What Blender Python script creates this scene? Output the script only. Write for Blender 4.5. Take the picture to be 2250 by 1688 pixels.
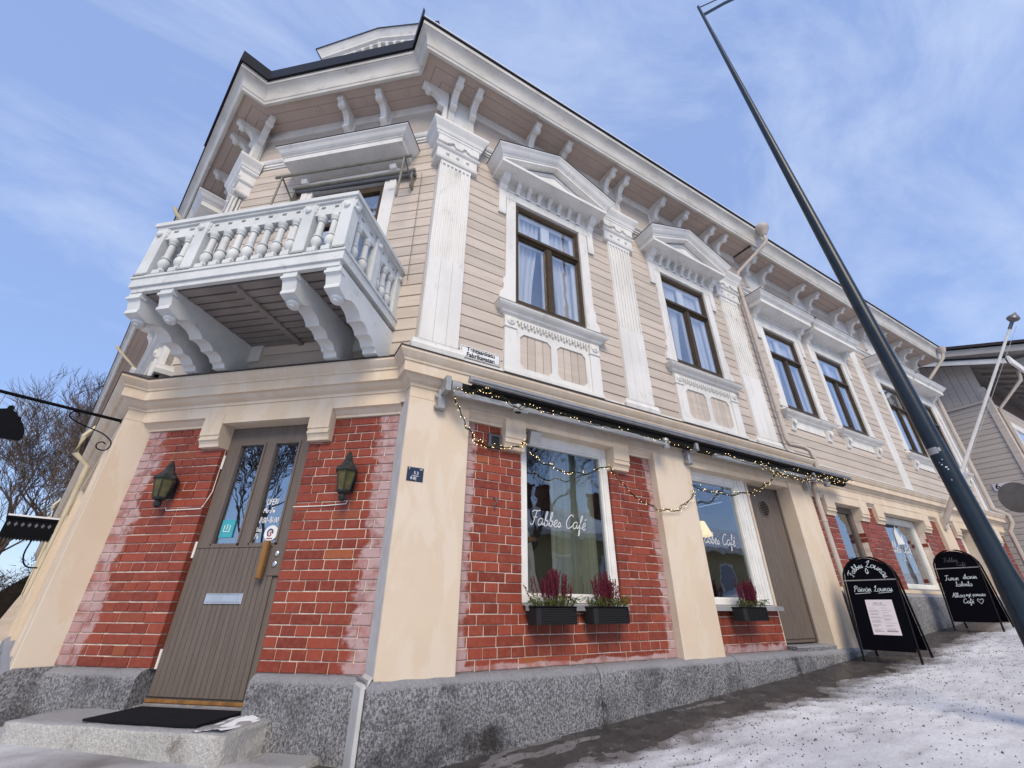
import bpy, bmesh, math, random
from mathutils import Matrix, Vector
rad = math.radians
for o in list(bpy.data.objects): bpy.data.objects.remove(o)
scene = bpy.context.scene
COL = scene.collection

# ------------------------------------------------------------------ camera
PX_F, IMG_W = 938.6764, 2250.0
cam_data = bpy.data.cameras.new('camera')
cam_data.sensor_width = 36.0
cam_data.lens = 36.0 * PX_F / IMG_W
cam_data.clip_start, cam_data.clip_end = 0.05, 3000
cam = bpy.data.objects.new('camera', cam_data); COL.objects.link(cam)
CAM = Vector((-0.9397, -3.7, 1.0113))
yaw, pitch, roll = 0.516328642, 0.481822224, 0.004544
fwd = Vector((math.sin(yaw)*math.cos(pitch), math.cos(yaw)*math.cos(pitch), math.sin(pitch)))
rgt = Vector((math.cos(yaw), -math.sin(yaw), 0)); upv = rgt.cross(fwd)
r2 = rgt*math.cos(roll) + upv*math.sin(roll); u2 = -rgt*math.sin(roll) + upv*math.cos(roll)
cam.matrix_world = Matrix(((r2.x, u2.x, -fwd.x, CAM.x), (r2.y, u2.y, -fwd.y, CAM.y), (r2.z, u2.z, -fwd.z, CAM.z), (0, 0, 0, 1)))
scene.camera = cam
def project(p):
    d = Vector(p) - CAM
    z = d.dot(fwd)
    if z < .05: return None
    return 1125 + PX_F*d.dot(r2)/z, 844 - PX_F*d.dot(u2)/z

# ------------------------------------------------------------------ sky, sun, exposure
world = bpy.data.worlds.new('World'); scene.world = world; world.use_nodes = True
SUN_EL, SUN_AZ = rad(40), rad(-158)          # azimuth: direction the light comes from, from +Y towards +X
nt = world.node_tree; nt.nodes.clear()
def N(nt, t, **kw):
    n = nt.nodes.new(t)
    for k, v in kw.items(): setattr(n, k, v)
    return n
out = N(nt, 'ShaderNodeOutputWorld'); bg = N(nt, 'ShaderNodeBackground'); bg.inputs[1].default_value = 0.14
sky = N(nt, 'ShaderNodeTexSky', sky_type='NISHITA'); sky.sun_disc = False
sky.sun_elevation = SUN_EL; sky.sun_rotation = SUN_AZ
sky.air_density = 1.0; sky.dust_density = 0.3; sky.ozone_density = 3.0; sky.altitude = 50
tc = N(nt, 'ShaderNodeTexCoord'); mp = N(nt, 'ShaderNodeMapping')
mp.inputs['Scale'].default_value = (1.0, 2.6, 3.2); mp.inputs['Rotation'].default_value = (rad(12), rad(-20), rad(28))
nz = N(nt, 'ShaderNodeTexNoise'); nz.inputs['Scale'].default_value = 1.5; nz.inputs['Detail'].default_value = 9; nz.inputs['Roughness'].default_value = .62; nz.inputs['Distortion'].default_value = .5
rp = N(nt, 'ShaderNodeValToRGB'); rp.color_ramp.elements[0].position = .44; rp.color_ramp.elements[1].position = .80
rp.color_ramp.elements[0].color = (.0,)*3 + (1,); rp.color_ramp.elements[1].color = (.62,)*3 + (1,)
hs_ = N(nt, 'ShaderNodeHueSaturation'); hs_.inputs['Saturation'].default_value = 1.15; hs_.inputs['Value'].default_value = 1.1
veil = N(nt, 'ShaderNodeMix', data_type='RGBA'); veil.inputs['Factor'].default_value = .66; veil.inputs['B'].default_value = (2.3, 3.1, 5.4, 1)
mx = N(nt, 'ShaderNodeMix', data_type='RGBA'); mx.inputs['B'].default_value = (4.3, 4.9, 6.0, 1)
nt.links.new(tc.outputs['Generated'], mp.inputs[0]); nt.links.new(mp.outputs[0], nz.inputs['Vector']); nt.links.new(nz.outputs['Fac'], rp.inputs[0])
nt.links.new(sky.outputs[0], hs_.inputs['Color']); nt.links.new(hs_.outputs[0], veil.inputs['A'])
nt.links.new(rp.outputs[0], mx.inputs['Factor']); nt.links.new(veil.outputs['Result'], mx.inputs['A'])
nt.links.new(mx.outputs['Result'], bg.inputs[0]); nt.links.new(bg.outputs[0], out.inputs[0])
sun_data = bpy.data.lights.new('sun', 'SUN'); sun_data.energy = 2.3; sun_data.angle = rad(28); sun_data.color = (1, .86, .65)
sun = bpy.data.objects.new('sun', sun_data); COL.objects.link(sun)
sdir = Vector((math.sin(SUN_AZ)*math.cos(SUN_EL), math.cos(SUN_AZ)*math.cos(SUN_EL), math.sin(SUN_EL)))
sun.rotation_euler = sdir.to_track_quat('Z', 'Y').to_euler(); sun.location = (0, -20, 30)
scene.view_settings.view_transform = 'Standard'; scene.view_settings.look = 'None'
scene.view_settings.gamma = 1; scene.view_settings.exposure = 0.36
try: scene.view_settings.use_curve_mapping = False
except Exception: pass
scene.render.engine = 'CYCLES'
scene.cycles.max_bounces = 8; scene.cycles.transparent_max_bounces = 16

# ------------------------------------------------------------------ materials
MATS = {}
def mix_rgb(nt, fac, a, b):
    m = N(nt, 'ShaderNodeMix', data_type='RGBA')
    for sock, v in (('Factor', fac), ('A', a), ('B', b)):
        if isinstance(v, bpy.types.NodeSocket): nt.links.new(v, m.inputs[sock])
        elif sock == 'Factor': m.inputs[sock].default_value = v
        else: m.inputs[sock].default_value = tuple(v) + (1,) if len(v) == 3 else v
    return m.outputs['Result']
def noise(nt, vec, scale, detail=4, rough=.55, dist=0.0):
    n = N(nt, 'ShaderNodeTexNoise'); n.inputs['Scale'].default_value = scale; n.inputs['Detail'].default_value = detail
    n.inputs['Roughness'].default_value = rough; n.inputs['Distortion'].default_value = dist
    if vec is not None: nt.links.new(vec, n.inputs['Vector'])
    return n.outputs['Fac']
def ramp(nt, fac, a, b, ca=0.0, cb=1.0):
    m = N(nt, 'ShaderNodeMapRange'); m.interpolation_type = 'SMOOTHSTEP'
    nt.links.new(fac, m.inputs['Value']); m.inputs['From Min'].default_value = a; m.inputs['From Max'].default_value = b
    m.inputs['To Min'].default_value = ca; m.inputs['To Max'].default_value = cb
    return m.outputs[0]
def mth(nt, op, a, b=0.0, c=None):
    m = N(nt, 'ShaderNodeMath', operation=op)
    for i, v in enumerate((a, b) if c is None else (a, b, c)):
        if isinstance(v, bpy.types.NodeSocket): nt.links.new(v, m.inputs[i])
        else: m.inputs[i].default_value = v
    return m.outputs[0]
def base_mat(name):
    m = bpy.data.materials.new(name); m.use_nodes = True; MATS[name] = m
    nt = m.node_tree; b = nt.nodes['Principled BSDF']
    return m, nt, b
def pos(nt, scale=(1, 1, 1)):
    g = N(nt, 'ShaderNodeNewGeometry')
    mp = N(nt, 'ShaderNodeMapping'); mp.inputs['Scale'].default_value = scale
    nt.links.new(g.outputs['Position'], mp.inputs[0]); return mp.outputs[0]
def bump(nt, b, h, strength=.3, dist=.01):
    n = N(nt, 'ShaderNodeBump'); n.inputs['Strength'].default_value = strength; n.inputs['Distance'].default_value = dist
    nt.links.new(h, n.inputs['Height']); nt.links.new(n.outputs[0], b.inputs['Normal'])
def pmat(name, c1, c2=None, scale=6, rough=.6, bmp=.15, bscale=60, metal=0, spec=.18, stretch=(1, 1, 1), dirt=None, rand=0.0):
    m, nt, b = base_mat(name); c2 = c2 or tuple(x*.86 for x in c1)
    v = pos(nt, stretch); f = ramp(nt, noise(nt, v, scale, 6), .35, .68)
    col = mix_rgb(nt, f, c1, c2)
    if dirt:
        d = ramp(nt, noise(nt, v, dirt[1], 8, .65), .55, .75, 0, dirt[2]); col = mix_rgb(nt, d, col, dirt[0])
    if rand:
        oi = N(nt, 'ShaderNodeObjectInfo'); hv = N(nt, 'ShaderNodeHueSaturation'); nt.links.new(col, hv.inputs['Color'])
        nt.links.new(ramp(nt, oi.outputs['Random'], 0, 1, 1-rand, 1+rand), hv.inputs['Value']); col = hv.outputs[0]
    nt.links.new(col, b.inputs['Base Color']); b.inputs['Roughness'].default_value = rough; b.inputs['Metallic'].default_value = metal
    b.inputs['Specular IOR Level'].default_value = spec
    if bmp: bump(nt, b, noise(nt, v, bscale, 5), bmp, .006)
    return m
pmat('siding', (.555, .482, .415), (.485, .418, .355), 2.2, .6, .35, 45, stretch=(.5, .5, 5), dirt=((.38, .31, .27), 4, .55), rand=.07)
pmat('siding_back', (.10, .065, .05), rough=.8)
pmat('grey_siding', (.55, .475, .415), (.49, .42, .365), 2.5, .6, .25, 40, stretch=(.4, .4, 6))
pmat('trim', (.73, .715, .68), (.64, .625, .59), 2.2, .55, .3, 45, stretch=(1.5, 1.5, .6), dirt=((.42, .39, .35), 5, .6), rand=.03)
pmat('trim_weathered', (.60, .575, .53), (.49, .465, .42), 2.0, .6, .3, 40, stretch=(1, 1, 2), dirt=((.30, .275, .24), 3.5, .75))
pmat('trim_grey', (.56, .545, .50), (.50, .485, .45), 3, .5, .2, 30)
pmat('balcony_white', (.66, .675, .66), (.56, .575, .565), 2.5, .55, .3, 45, dirt=((.34, .34, .33), 7, .55), rand=.04)
pmat('soffit', (.50, .405, .345), (.45, .36, .305), 2, .6, .2, 30, stretch=(.5, .5, 1))
pmat('boards_dark', (.28, .25, .225), (.22, .195, .175), 3, .7, .3, 30)
pmat('roof_metal', (.012, .012, .016), rough=.45, bmp=.05)
pmat('flashing', (.05, .038, .035), rough=.4, bmp=.05)
pmat('window_brown', (.070, .049, .030), (.052, .036, .022), 8, .45, .15, 60)
pmat('door_brown', (.155, .128, .11), (.135, .11, .095), 4, .5, .2, 70, stretch=(6, 6, .6), dirt=((.05, .035, .028), 3, .4))
pmat('white_paint', (.78, .77, .73), (.70, .69, .66), 5, .45, .1, 40)
pmat('metal_grey', (.38, .38, .38), (.31, .31, .31), 8, .45, .05, 50, metal=.35)
pmat('blind_metal', (.22, .21, .175), (.17, .16, .135), 8, .5, .05, 50)
pmat('metal_dark', (.16, .16, .17), rough=.4, bmp=.05, metal=.5)
pmat('black_paint', (.005, .005, .007), rough=.45, bmp=.1, spec=.08)
pmat('black_board', (.004, .004, .007), rough=.7, bmp=.05, spec=.02)
pmat('black_fabric', (.012, .010, .010), rough=.9, bmp=.3, bscale=200)
pmat('pole_blue', (.016, .026, .038), (.012, .020, .030), 5, .30, .06, 60, spec=.3)
pmat('chalk', (.62, .70, .74), rough=.9, bmp=0)
pmat('chalk_faint', (.07, .08, .095), rough=.9, bmp=0)
pmat('white_print', (.85, .85, .85), rough=.6, bmp=0)
pmat('black_print', (.015, .015, .015), rough=.6, bmp=0)
pmat('grey_print', (.30, .28, .30), rough=.8, bmp=0)
pmat('paper', (.70, .64, .66), (.66, .60, .63), 6, .8, .05)
pmat('enamel_white', (.80, .80, .80), rough=.3, bmp=.02)
pmat('enamel_blue', (.03, .045, .085), rough=.35, bmp=.05)
pmat('teal', (.06, .36, .42), rough=.5, bmp=0)
pmat('red_print', (.35, .05, .06), rough=.5, bmp=0)
pmat('navy_print', (.03, .05, .12), rough=.5, bmp=0)
pmat('chrome', (.75, .76, .78), rough=.18, bmp=0, metal=1)
pmat('wood_handle', (.28, .14, .045), (.16, .08, .03), 10, .45, .2, 50, stretch=(1, 1, .2))
pmat('mat_black', (.010, .010, .014), rough=1, bmp=.6, bscale=300)
pmat('lantern_iron', (.022, .024, .024), (.045, .048, .047), 30, .55, .4, 120)
pmat('gutter', (.50, .44, .385), (.44, .385, .335), 5, .45, .05, 40)
pmat('gutter_yellow', (.60, .53, .38), rough=.5, bmp=.05)
pmat('wicker', (.014, .014, .016), (.03, .03, .032), 200, .6, .5, 300)
pmat('soil', (.03, .022, .015), rough=1)
pmat('heather', (.20, .018, .055), (.11, .012, .035), 60, .8, .2, 200)
pmat('heather_stem', (.10, .045, .025), (.07, .03, .02), 40, .8, .2)
pmat('greenery', (.055, .085, .015), (.09, .10, .02), 50, .7, .2)
pmat('wire', (.02, .028, .012), rough=.6, bmp=0)
pmat('bark', (.06, .048, .042), (.04, .032, .028), 8, .9, .3, 60)
pmat('twigs', (.125, .095, .078), (.085, .065, .055), 1, .9, 0)
pmat('hedge', (.05, .038, .026), (.03, .024, .018), 3, .95, 0)
pmat('curtain', (.62, .63, .66), (.52, .53, .56), 3, .9, .1, 40, stretch=(8, 8, .3))
pmat('curtain_green', (.46, .45, .36), (.33, .32, .25), 3, .9, .1, 40, stretch=(8, 8, .3))
pmat('interior', (.09, .08, .065), (.06, .05, .04), 2, .9, 0)
pmat('interior_wall', (.16, .13, .075), (.11, .09, .05), 2, .9, 0)
pmat('interior_blue', (.36, .38, .42), rough=.9, bmp=0)
pmat('snow_clean', (.80, .82, .86), (.74, .77, .82), 3, .65, .35, 20)
pmat('yellow_siding', (.42, .36, .20), (.38, .32, .17), 2.5, .6, .2, 40, stretch=(.4, .4, 6))
pmat('chimney_brick', (.16, .07, .05), (.10, .05, .04), 6, .9, .3, 40)
pmat('jacket_violet', (.05, .03, .11), rough=.9, bmp=.1)
pmat('orange', (.6, .2, .03), rough=.8, bmp=0)
pmat('skin', (.5, .3, .22), rough=.6, bmp=0)
pmat('paper_cup', (.6, .6, .58), rough=.8, bmp=0)
pmat('white_film', (.75, .78, .78), rough=.7, bmp=0)

def emis(name, col, s, base=(.8, .7, .5)):
    m, nt, b = base_mat(name); b.inputs['Base Color'].default_value = base + (1,)
    b.inputs['Emission Color'].default_value = col + (1,); b.inputs['Emission Strength'].default_value = s
emis('bulb', (1, .66, .28), 3.4); emis('lamp_glow', (1, .66, .26), 1.5)

def plaster(name, c1, c2, pale):
    m, nt, b = base_mat(name); v = pos(nt)
    col = mix_rgb(nt, ramp(nt, noise(nt, v, 1.6, 5), .35, .65), c1, c2)
    vs = pos(nt, (2.6, 2.6, .9)); st = ramp(nt, noise(nt, vs, 1.5, 8, .6, .4), .47, .56, 0, .5)
    col = mix_rgb(nt, st, col, pale)
    d = ramp(nt, noise(nt, pos(nt, (6, 6, 1.2)), 2.2, 8, .65), .62, .80, 0, .28); col = mix_rgb(nt, d, col, (.38, .30, .22))
    nt.links.new(col, b.inputs['Base Color']); b.inputs['Roughness'].default_value = .8; b.inputs['Specular IOR Level'].default_value = .1
    h = mth(nt, 'ADD', noise(nt, v, 140, 3), mth(nt, 'MULTIPLY', noise(nt, v, 9, 5), 2.0)); bump(nt, b, h, .22, .006)
plaster('plaster', (.66, .545, .415), (.63, .515, .39), (.70, .62, .52))

def granite(name, c1, c2, pale=False):
    m, nt, b = base_mat(name); v = pos(nt)
    sp = noise(nt, pos(nt, (1, 1, .7)), 70, 5, .8); big = noise(nt, v, 3.2, 6, .6)
    col = mix_rgb(nt, ramp(nt, sp, .41, .61), c1, c2)
    col = mix_rgb(nt, ramp(nt, big, .42, .70, 0, .25 if pale else .65), col, tuple(x*.42 for x in c1))
    col = mix_rgb(nt, ramp(nt, noise(nt, v, 1.7, 7, .66), .59, .67, 0, .7 if pale else .75), col, (.15, .115, .08) if pale else (.035, .027, .023))
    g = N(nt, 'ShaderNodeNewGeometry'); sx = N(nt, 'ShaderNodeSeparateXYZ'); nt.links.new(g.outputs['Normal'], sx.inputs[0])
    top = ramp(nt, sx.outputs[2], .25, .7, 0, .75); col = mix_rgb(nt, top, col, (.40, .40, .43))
    nt.links.new(col, b.inputs['Base Color']); nt.links.new(ramp(nt, big, .3, .7, .8, .5), b.inputs['Roughness']); b.inputs['Specular IOR Level'].default_value = .2
    h = mth(nt, 'ADD', noise(nt, v, 38, 6, .7), mth(nt, 'MULTIPLY', noise(nt, v, 120, 4, .7), .5)); bump(nt, b, h, 1.0, .03)
granite('granite', (.135, .135, .145), (.50, .50, .52))
granite('granite_warm', (.62, .60, .565), (.84, .82, .785), True)

def brick_mat(name, ref, edges):
    """red brick with frost-pale margins; edges = list of (axis, value, width, sign) in the panel's own coordinates"""
    m, nt, b = base_mat(name)
    t = N(nt, 'ShaderNodeTexCoord'); t.object = ref; v = t.outputs['Object']
    oi = N(nt, 'ShaderNodeObjectInfo'); g = N(nt, 'ShaderNodeNewGeometry')
    rnd = mth(nt, 'FRACT', mth(nt, 'ADD', mth(nt, 'MULTIPLY', oi.outputs['Random'], 7.31), g.outputs['Random Per Island']))
    col = mix_rgb(nt, rnd, (.285, .060, .034), (.17, .034, .021))
    col = mix_rgb(nt, ramp(nt, noise(nt, v, 22, 6, .65), .4, .75, 0, .45), col, (.34, .105, .066))
    col = mix_rgb(nt, ramp(nt, rnd, .975, .995, 0, .6), col, (.40, .13, .05))
    col = mix_rgb(nt, ramp(nt, noise(nt, v, 55, 4, .7), .66, .74, 0, .6), col, (.10, .02, .017))
    s = N(nt, 'ShaderNodeSeparateXYZ'); nt.links.new(v, s.inputs[0])
    nn = mth(nt, 'MULTIPLY', mth(nt, 'SUBTRACT', noise(nt, v, 5.5, 7, .62, .3), .5), 1.7)
    tot = None
    for ax, val, width, sg in edges:
        d = mth(nt, 'MULTIPLY', mth(nt, 'SUBTRACT', s.outputs[ax], val), sg / width)      # 0 at the edge, 1 at width
        e = ramp(nt, mth(nt, 'SUBTRACT', mth(nt, 'SUBTRACT', 1.0, d), mth(nt, 'MULTIPLY', nn, -1.0)), .18, .42)
        tot = e if tot is None else mth(nt, 'MAXIMUM', tot, e)
    if tot is not None:
        tot = mth(nt, 'MULTIPLY', tot, ramp(nt, noise(nt, v, 8, 5, .6), .34, .56, .35, 1.0))
        col = mix_rgb(nt, mth(nt, 'MULTIPLY', tot, mth(nt, 'ADD', .55, mth(nt, 'MULTIPLY', rnd, .28))), col, (.50, .385, .39))
    nt.links.new(col, b.inputs['Base Color']); b.inputs['Roughness'].default_value = .45; b.inputs['Specular IOR Level'].default_value = .22
    bump(nt, b, mth(nt, 'ADD', noise(nt, v, 30, 5, .65), mth(nt, 'MULTIPLY', noise(nt, v, 160, 3), .3)), .35, .008)
    return m
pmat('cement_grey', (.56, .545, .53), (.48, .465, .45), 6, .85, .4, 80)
pmat('mortar', (.78, .66, .56), (.60, .49, .41), 14, .9, .5, 120)

def glass(name, refl, tint=(1, 1, 1)):
    m = bpy.data.materials.new(name); m.use_nodes = True; MATS[name] = m; nt = m.node_tree; nt.nodes.clear()
    o = N(nt, 'ShaderNodeOutputMaterial'); t = N(nt, 'ShaderNodeBsdfTransparent'); t.inputs[0].default_value = tint + (1,)
    gl = N(nt, 'ShaderNodeBsdfGlossy'); gl.inputs['Roughness'].default_value = 0.0; gl.inputs[0].default_value = (.95, .97, 1, 1)
    lw = N(nt, 'ShaderNodeLayerWeight'); lw.inputs[0].default_value = .5      # same from both sides of the pane
    f = mth(nt, 'MINIMUM', mth(nt, 'ADD', mth(nt, 'MULTIPLY', mth(nt, 'POWER', lw.outputs[1], 3.0), .8), refl), .95)
    mxs = N(nt, 'ShaderNodeMixShader'); nt.links.new(f, mxs.inputs[0]); nt.links.new(t.outputs[0], mxs.inputs[1]); nt.links.new(gl.outputs[0], mxs.inputs[2])
    bn = N(nt, 'ShaderNodeBump'); bn.inputs['Strength'].default_value = .10; bn.inputs['Distance'].default_value = .02
    nt.links.new(noise(nt, pos(nt), 2.6, 2), bn.inputs['Height']); nt.links.new(bn.outputs[0], gl.inputs['Normal'])
    nt.links.new(mxs.outputs[0], o.inputs[0])
glass('glass', .14, (.97, .98, .99)); glass('glass_shop', .14, (.80, .84, .84)); glass('glass_door', .30, (.8, .86, .9)); pmat('glass_amber', (.11, .105, .045), (.075, .07, .03), 20, .12, 0)

def snow_mat():
    m, nt, b = base_mat('snow'); v = pos(nt)
    col = mix_rgb(nt, ramp(nt, noise(nt, v, 1.1, 6, .6), .38, .68), (.72, .73, .765), (.52, .525, .56))
    col = mix_rgb(nt, ramp(nt, noise(nt, v, 26, 7, .7), .48, .74, 0, .5), col, (.46, .44, .47))
    col = mix_rgb(nt, ramp(nt, noise(nt, v, 60, 5, .78), .54, .66, 0, .65), col, (.27, .25, .255))
    at = N(nt, 'ShaderNodeAttribute', attribute_name='thin'); col = mix_rgb(nt, at.outputs['Fac'], col, (.135, .12, .115))
    nt.links.new(col, b.inputs['Base Color']); nt.links.new(ramp(nt, at.outputs['Fac'], 0, 1, .7, .45), b.inputs['Roughness']); b.inputs['Specular IOR Level'].default_value = .15
    bump(nt, b, mth(nt, 'ADD', noise(nt, v, 24, 6, .7), mth(nt, 'MULTIPLY', noise(nt, v, 110, 4, .7), .5)), .6, .012)
snow_mat()
pmat('wet_ground', (.075, .066, .062), (.042, .038, .037), 5, .38, .6, 60, dirt=((.30, .29, .31), 7, .5))
pmat('slab', (.27, .25, .25), (.17, .16, .16), 9, .5, .5, 80, dirt=((.42, .41, .45), 6, .85))
pmat('grit', (.05, .046, .05), (.09, .08, .08), 50, .8, 0)

# ------------------------------------------------------------------ mesh helpers
class MB:
    def __init__(s): s.v = []; s.f = []
    def add(s, vs, fs):
        k = len(s.v); s.v += [tuple(p) for p in vs]; s.f += [tuple(i+k for i in f) for f in fs]; return s
    def box(s, x0, x1, y0, y1, z0, z1, b=0.0):
        """b: bevel on the front (-Y) face edges"""
        if b <= 0:
            return s.add([(x, y, z) for z in (z0, z1) for y in (y0, y1) for x in (x0, x1)],
                         [(0, 1, 5, 4), (1, 3, 7, 5), (3, 2, 6, 7), (2, 0, 4, 6), (4, 5, 7, 6), (2, 3, 1, 0)])
        vs = [(x0+b, y0, z0+b), (x1-b, y0, z0+b), (x1-b, y0, z1-b), (x0+b, y0, z1-b),
              (x0, y0+b, z0), (x1, y0+b, z0), (x1, y0+b, z1), (x0, y0+b, z1), (x0, y1, z0), (x1, y1, z0), (x1, y1, z1), (x0, y1, z1)]
        return s.add(vs, [(0, 1, 2, 3), (0, 4, 5, 1), (1, 5, 6, 2), (2, 6, 7, 3), (3, 7, 4, 0), (4, 8, 9, 5), (5, 9, 10, 6), (6, 10, 11, 7), (7, 11, 8, 4), (9, 8, 11, 10)])
    def extr(s, poly, a0, a1, axis='x'):
        """extrude a 2-D polygon: axis x -> poly is (y,z); y -> (x,z); z -> (x,y)"""
        n = len(poly)
        def P(a, q): return {'x': (a, q[0], q[1]), 'y': (q[0], a, q[1]), 'z': (q[0], q[1], a)}[axis]
        vs = [P(a0, q) for q in poly] + [P(a1, q) for q in poly]
        fs = [(i, (i+1) % n, n+(i+1) % n, n+i) for i in range(n)] + [tuple(range(n))[::-1], tuple(range(n, 2*n))]
        return s.add(vs, fs)
    def lathe(s, prof, c=(0, 0, 0), n=12, axis='z'):
        vs, fs = [], []
        for r, h in prof:
            for i in range(n):
                a = 2*math.pi*i/n; x, y = r*math.cos(a), r*math.sin(a)
                p = {'z': (x, y, h), 'y': (x, h, y), 'x': (h, x, y)}[axis]
                vs.append((c[0]+p[0], c[1]+p[1], c[2]+p[2]))
        for j in range(len(prof)-1):
            for i in range(n): fs.append((j*n+i, j*n+(i+1) % n, (j+1)*n+(i+1) % n, (j+1)*n+i))
        fs.append(tuple(range(n))[::-1]); fs.append(tuple(range((len(prof)-1)*n, len(prof)*n)))
        return s.add(vs, fs)
    def tube(s, pts, r, n=6, cap=True):
        pts = [Vector(p) for p in pts]; rs = r if isinstance(r, (list, tuple)) else [r]*len(pts)
        vs, fs = [], []; ref = None
        for i, p in enumerate(pts):
            d = (pts[min(i+1, len(pts)-1)] - pts[max(i-1, 0)])
            if d.length < 1e-9: d = Vector((0, 0, 1))
            d.normalize()
            if ref is None: ref = Vector((0, 0, 1)) if abs(d.z) < .9 else Vector((1, 0, 0))
            a = d.cross(ref); a.normalize(); b = d.cross(a); ref = -b if False else ref
            for k in range(n):
                t = 2*math.pi*k/n; vs.append(p + (a*math.cos(t) + b*math.sin(t))*rs[i])
        for j in range(len(pts)-1):
            for k in range(n): fs.append((j*n+k, j*n+(k+1) % n, (j+1)*n+(k+1) % n, (j+1)*n+k))
        if cap: fs.append(tuple(range(n))[::-1]); fs.append(tuple(range((len(pts)-1)*n, len(pts)*n)))
        return s.add(vs, fs)
    def ribbon(s, pts, w, y=0.0, z_tilt=None):
        """flat pen stroke in the x-z plane"""
        P = [Vector((p[0], p[1])) for p in pts]
        if len(P) < 2: return s
        vs, fs = [], []
        for i, p in enumerate(P):
            d = P[min(i+1, len(P)-1)] - P[max(i-1, 0)]
            if d.length < 1e-9: d = Vector((1, 0))
            d.normalize(); nrm = Vector((-d.y, d.x))*w*.5
            for q in (p+nrm, p-nrm): vs.append((q.x, y, q.y))
        for i in range(len(P)-1): fs.append((2*i, 2*i+1, 2*i+3, 2*i+2))
        return s.add(vs, fs)
    def rings(s, x0, x1, yb, prof):
        """three-sided moulding round a rectangular block whose front is y=0 line given by prof: (proj, z); back plane at yb"""
        vs, fs = [], []
        for p, z in prof: vs += [(x0-p, yb, z), (x0-p, -p, z), (x1+p, -p, z), (x1+p, yb, z)]
        for j in range(len(prof)-1):
            for i in range(3): fs.append((4*j+i, 4*j+i+1, 4*j+5+i, 4*j+4+i))
        k = 4*(len(prof)-1); fs += [(0, 3, 2, 1), (k, k+1, k+2, k+3), tuple(4*j for j in range(len(prof))) + tuple(4*j+3 for j in reversed(range(len(prof))))]
        return s.add(vs, fs)
    def mesh(s, name, mat=None, smooth=None):
        me = bpy.data.meshes.new(name); me.from_pydata(s.v, [], s.f)
        bm = bmesh.new(); bm.from_mesh(me); bmesh.ops.recalc_face_normals(bm, faces=bm.faces); bm.to_mesh(me); bm.free()
        if mat: me.materials.append(MATS[mat] if isinstance(mat, str) else mat)
        if smooth:
            for p in me.polygons: p.use_smooth = True
            me.set_sharp_from_angle(angle=rad(smooth))
        return me
WORLDM = {}
def link(name, data, parent=None, M=None):
    o = bpy.data.objects.new(name, data); COL.objects.link(o)
    M = M.copy() if M is not None else Matrix.Identity(4)
    WORLDM[o] = M
    if parent is not None:
        o.parent = parent; o.matrix_basis = WORLDM[parent].inverted() @ M
    else: o.matrix_basis = M
    return o
def build(mb, name, mat, parent=None, M=None, smooth=None):
    return link(name, mb.mesh(name, mat, smooth), parent, M)
def tag(o, label=None, cat=None, group=None, kind=None):
    for k, v in (('label', label), ('category', cat), ('group', group), ('kind', kind)):
        if v: o[k] = v
    return o
def thing(name, label, cat, loc=(0, 0, 0), group=None, M=None):
    o = link(name, None, None, M if M is not None else Matrix.Translation(loc)); o.empty_display_size = .2
    return tag(o, label, cat, group)
def T(x, y, z): return Matrix.Translation((x, y, z))
def RZ(a): return Matrix.Rotation(a, 4, 'Z')
def smooth_pts(pts, k=4):
    if len(pts) < 3: return list(pts)
    P = [pts[0]] + list(pts) + [pts[-1]]; o = []
    for i in range(1, len(P)-2):
        for j in range(k):
            t = j/k; a = []
            for c in range(len(pts[0])):
                p0, p1, p2, p3 = P[i-1][c], P[i][c], P[i+1][c], P[i+2][c]
                a.append(.5*((2*p1)+(-p0+p2)*t+(2*p0-5*p1+4*p2-p3)*t*t+(-p0+3*p1-3*p2+p3)*t**3))
            o.append(tuple(a))
    return o + [tuple(pts[-1])]

# facade frames: local X runs to the right seen from the street, -Y out of the wall, Z up
AC, AL = rad(40.06), rad(106.5)
OC = Vector((0, .148, 0)); dC = Vector((-math.cos(AC), math.sin(AC), 0))
dL = Vector((math.cos(AL), math.sin(AL), 0)); nL = Vector((-math.sin(AL), math.cos(AL), 0))
CW = 2.85
OL = OC + dC*CW + nL*.25
FR = Matrix.Identity(4)
FC = Matrix.Translation(OC) @ RZ(-AC)
FL = Matrix.Translation(OL) @ RZ(AL - math.pi)

# poly-line round the corner for mouldings. Each leg: (point, outward normal); offset mitred
nC = Vector((-math.sin(AC), -math.cos(AC), 0))
def legs(yR, xRet, oC, yL, rL):
    """legs from right to left: R face y=yR, R return x=xRet, chamfer offset oC, L return (rL along street), L face"""
    return [(Vector((0, yR, 0)), Vector((0, -1, 0))), (Vector((xRet, 0, 0)), Vector((-1, 0, 0))), (OC + nC*oC, nC),
            (OL + dL*rL, -dL), (OL + nL*(-yL), nL)]
def isect(l1, l2, d):
    (p1, n1), (p2, n2) = l1, l2
    c1, c2 = p1.dot(n1)+d, p2.dot(n2)+d; det = n1.x*n2.y - n1.y*n2.x
    return Vector(((c1*n2.y - c2*n1.y)/det, (n1.x*c2 - n2.x*c1)/det, 0))
def path_at(LG, d, xEnd, tEnd):
    pts = [Vector((xEnd, LG[0][0].y - d, 0))]
    for a, b in zip(LG, LG[1:]): pts.append(isect(a, b, d))
    pts.append(OL + dL*tEnd + nL*((LG[4][0]-OL).dot(nL) + d)); return pts
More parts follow.
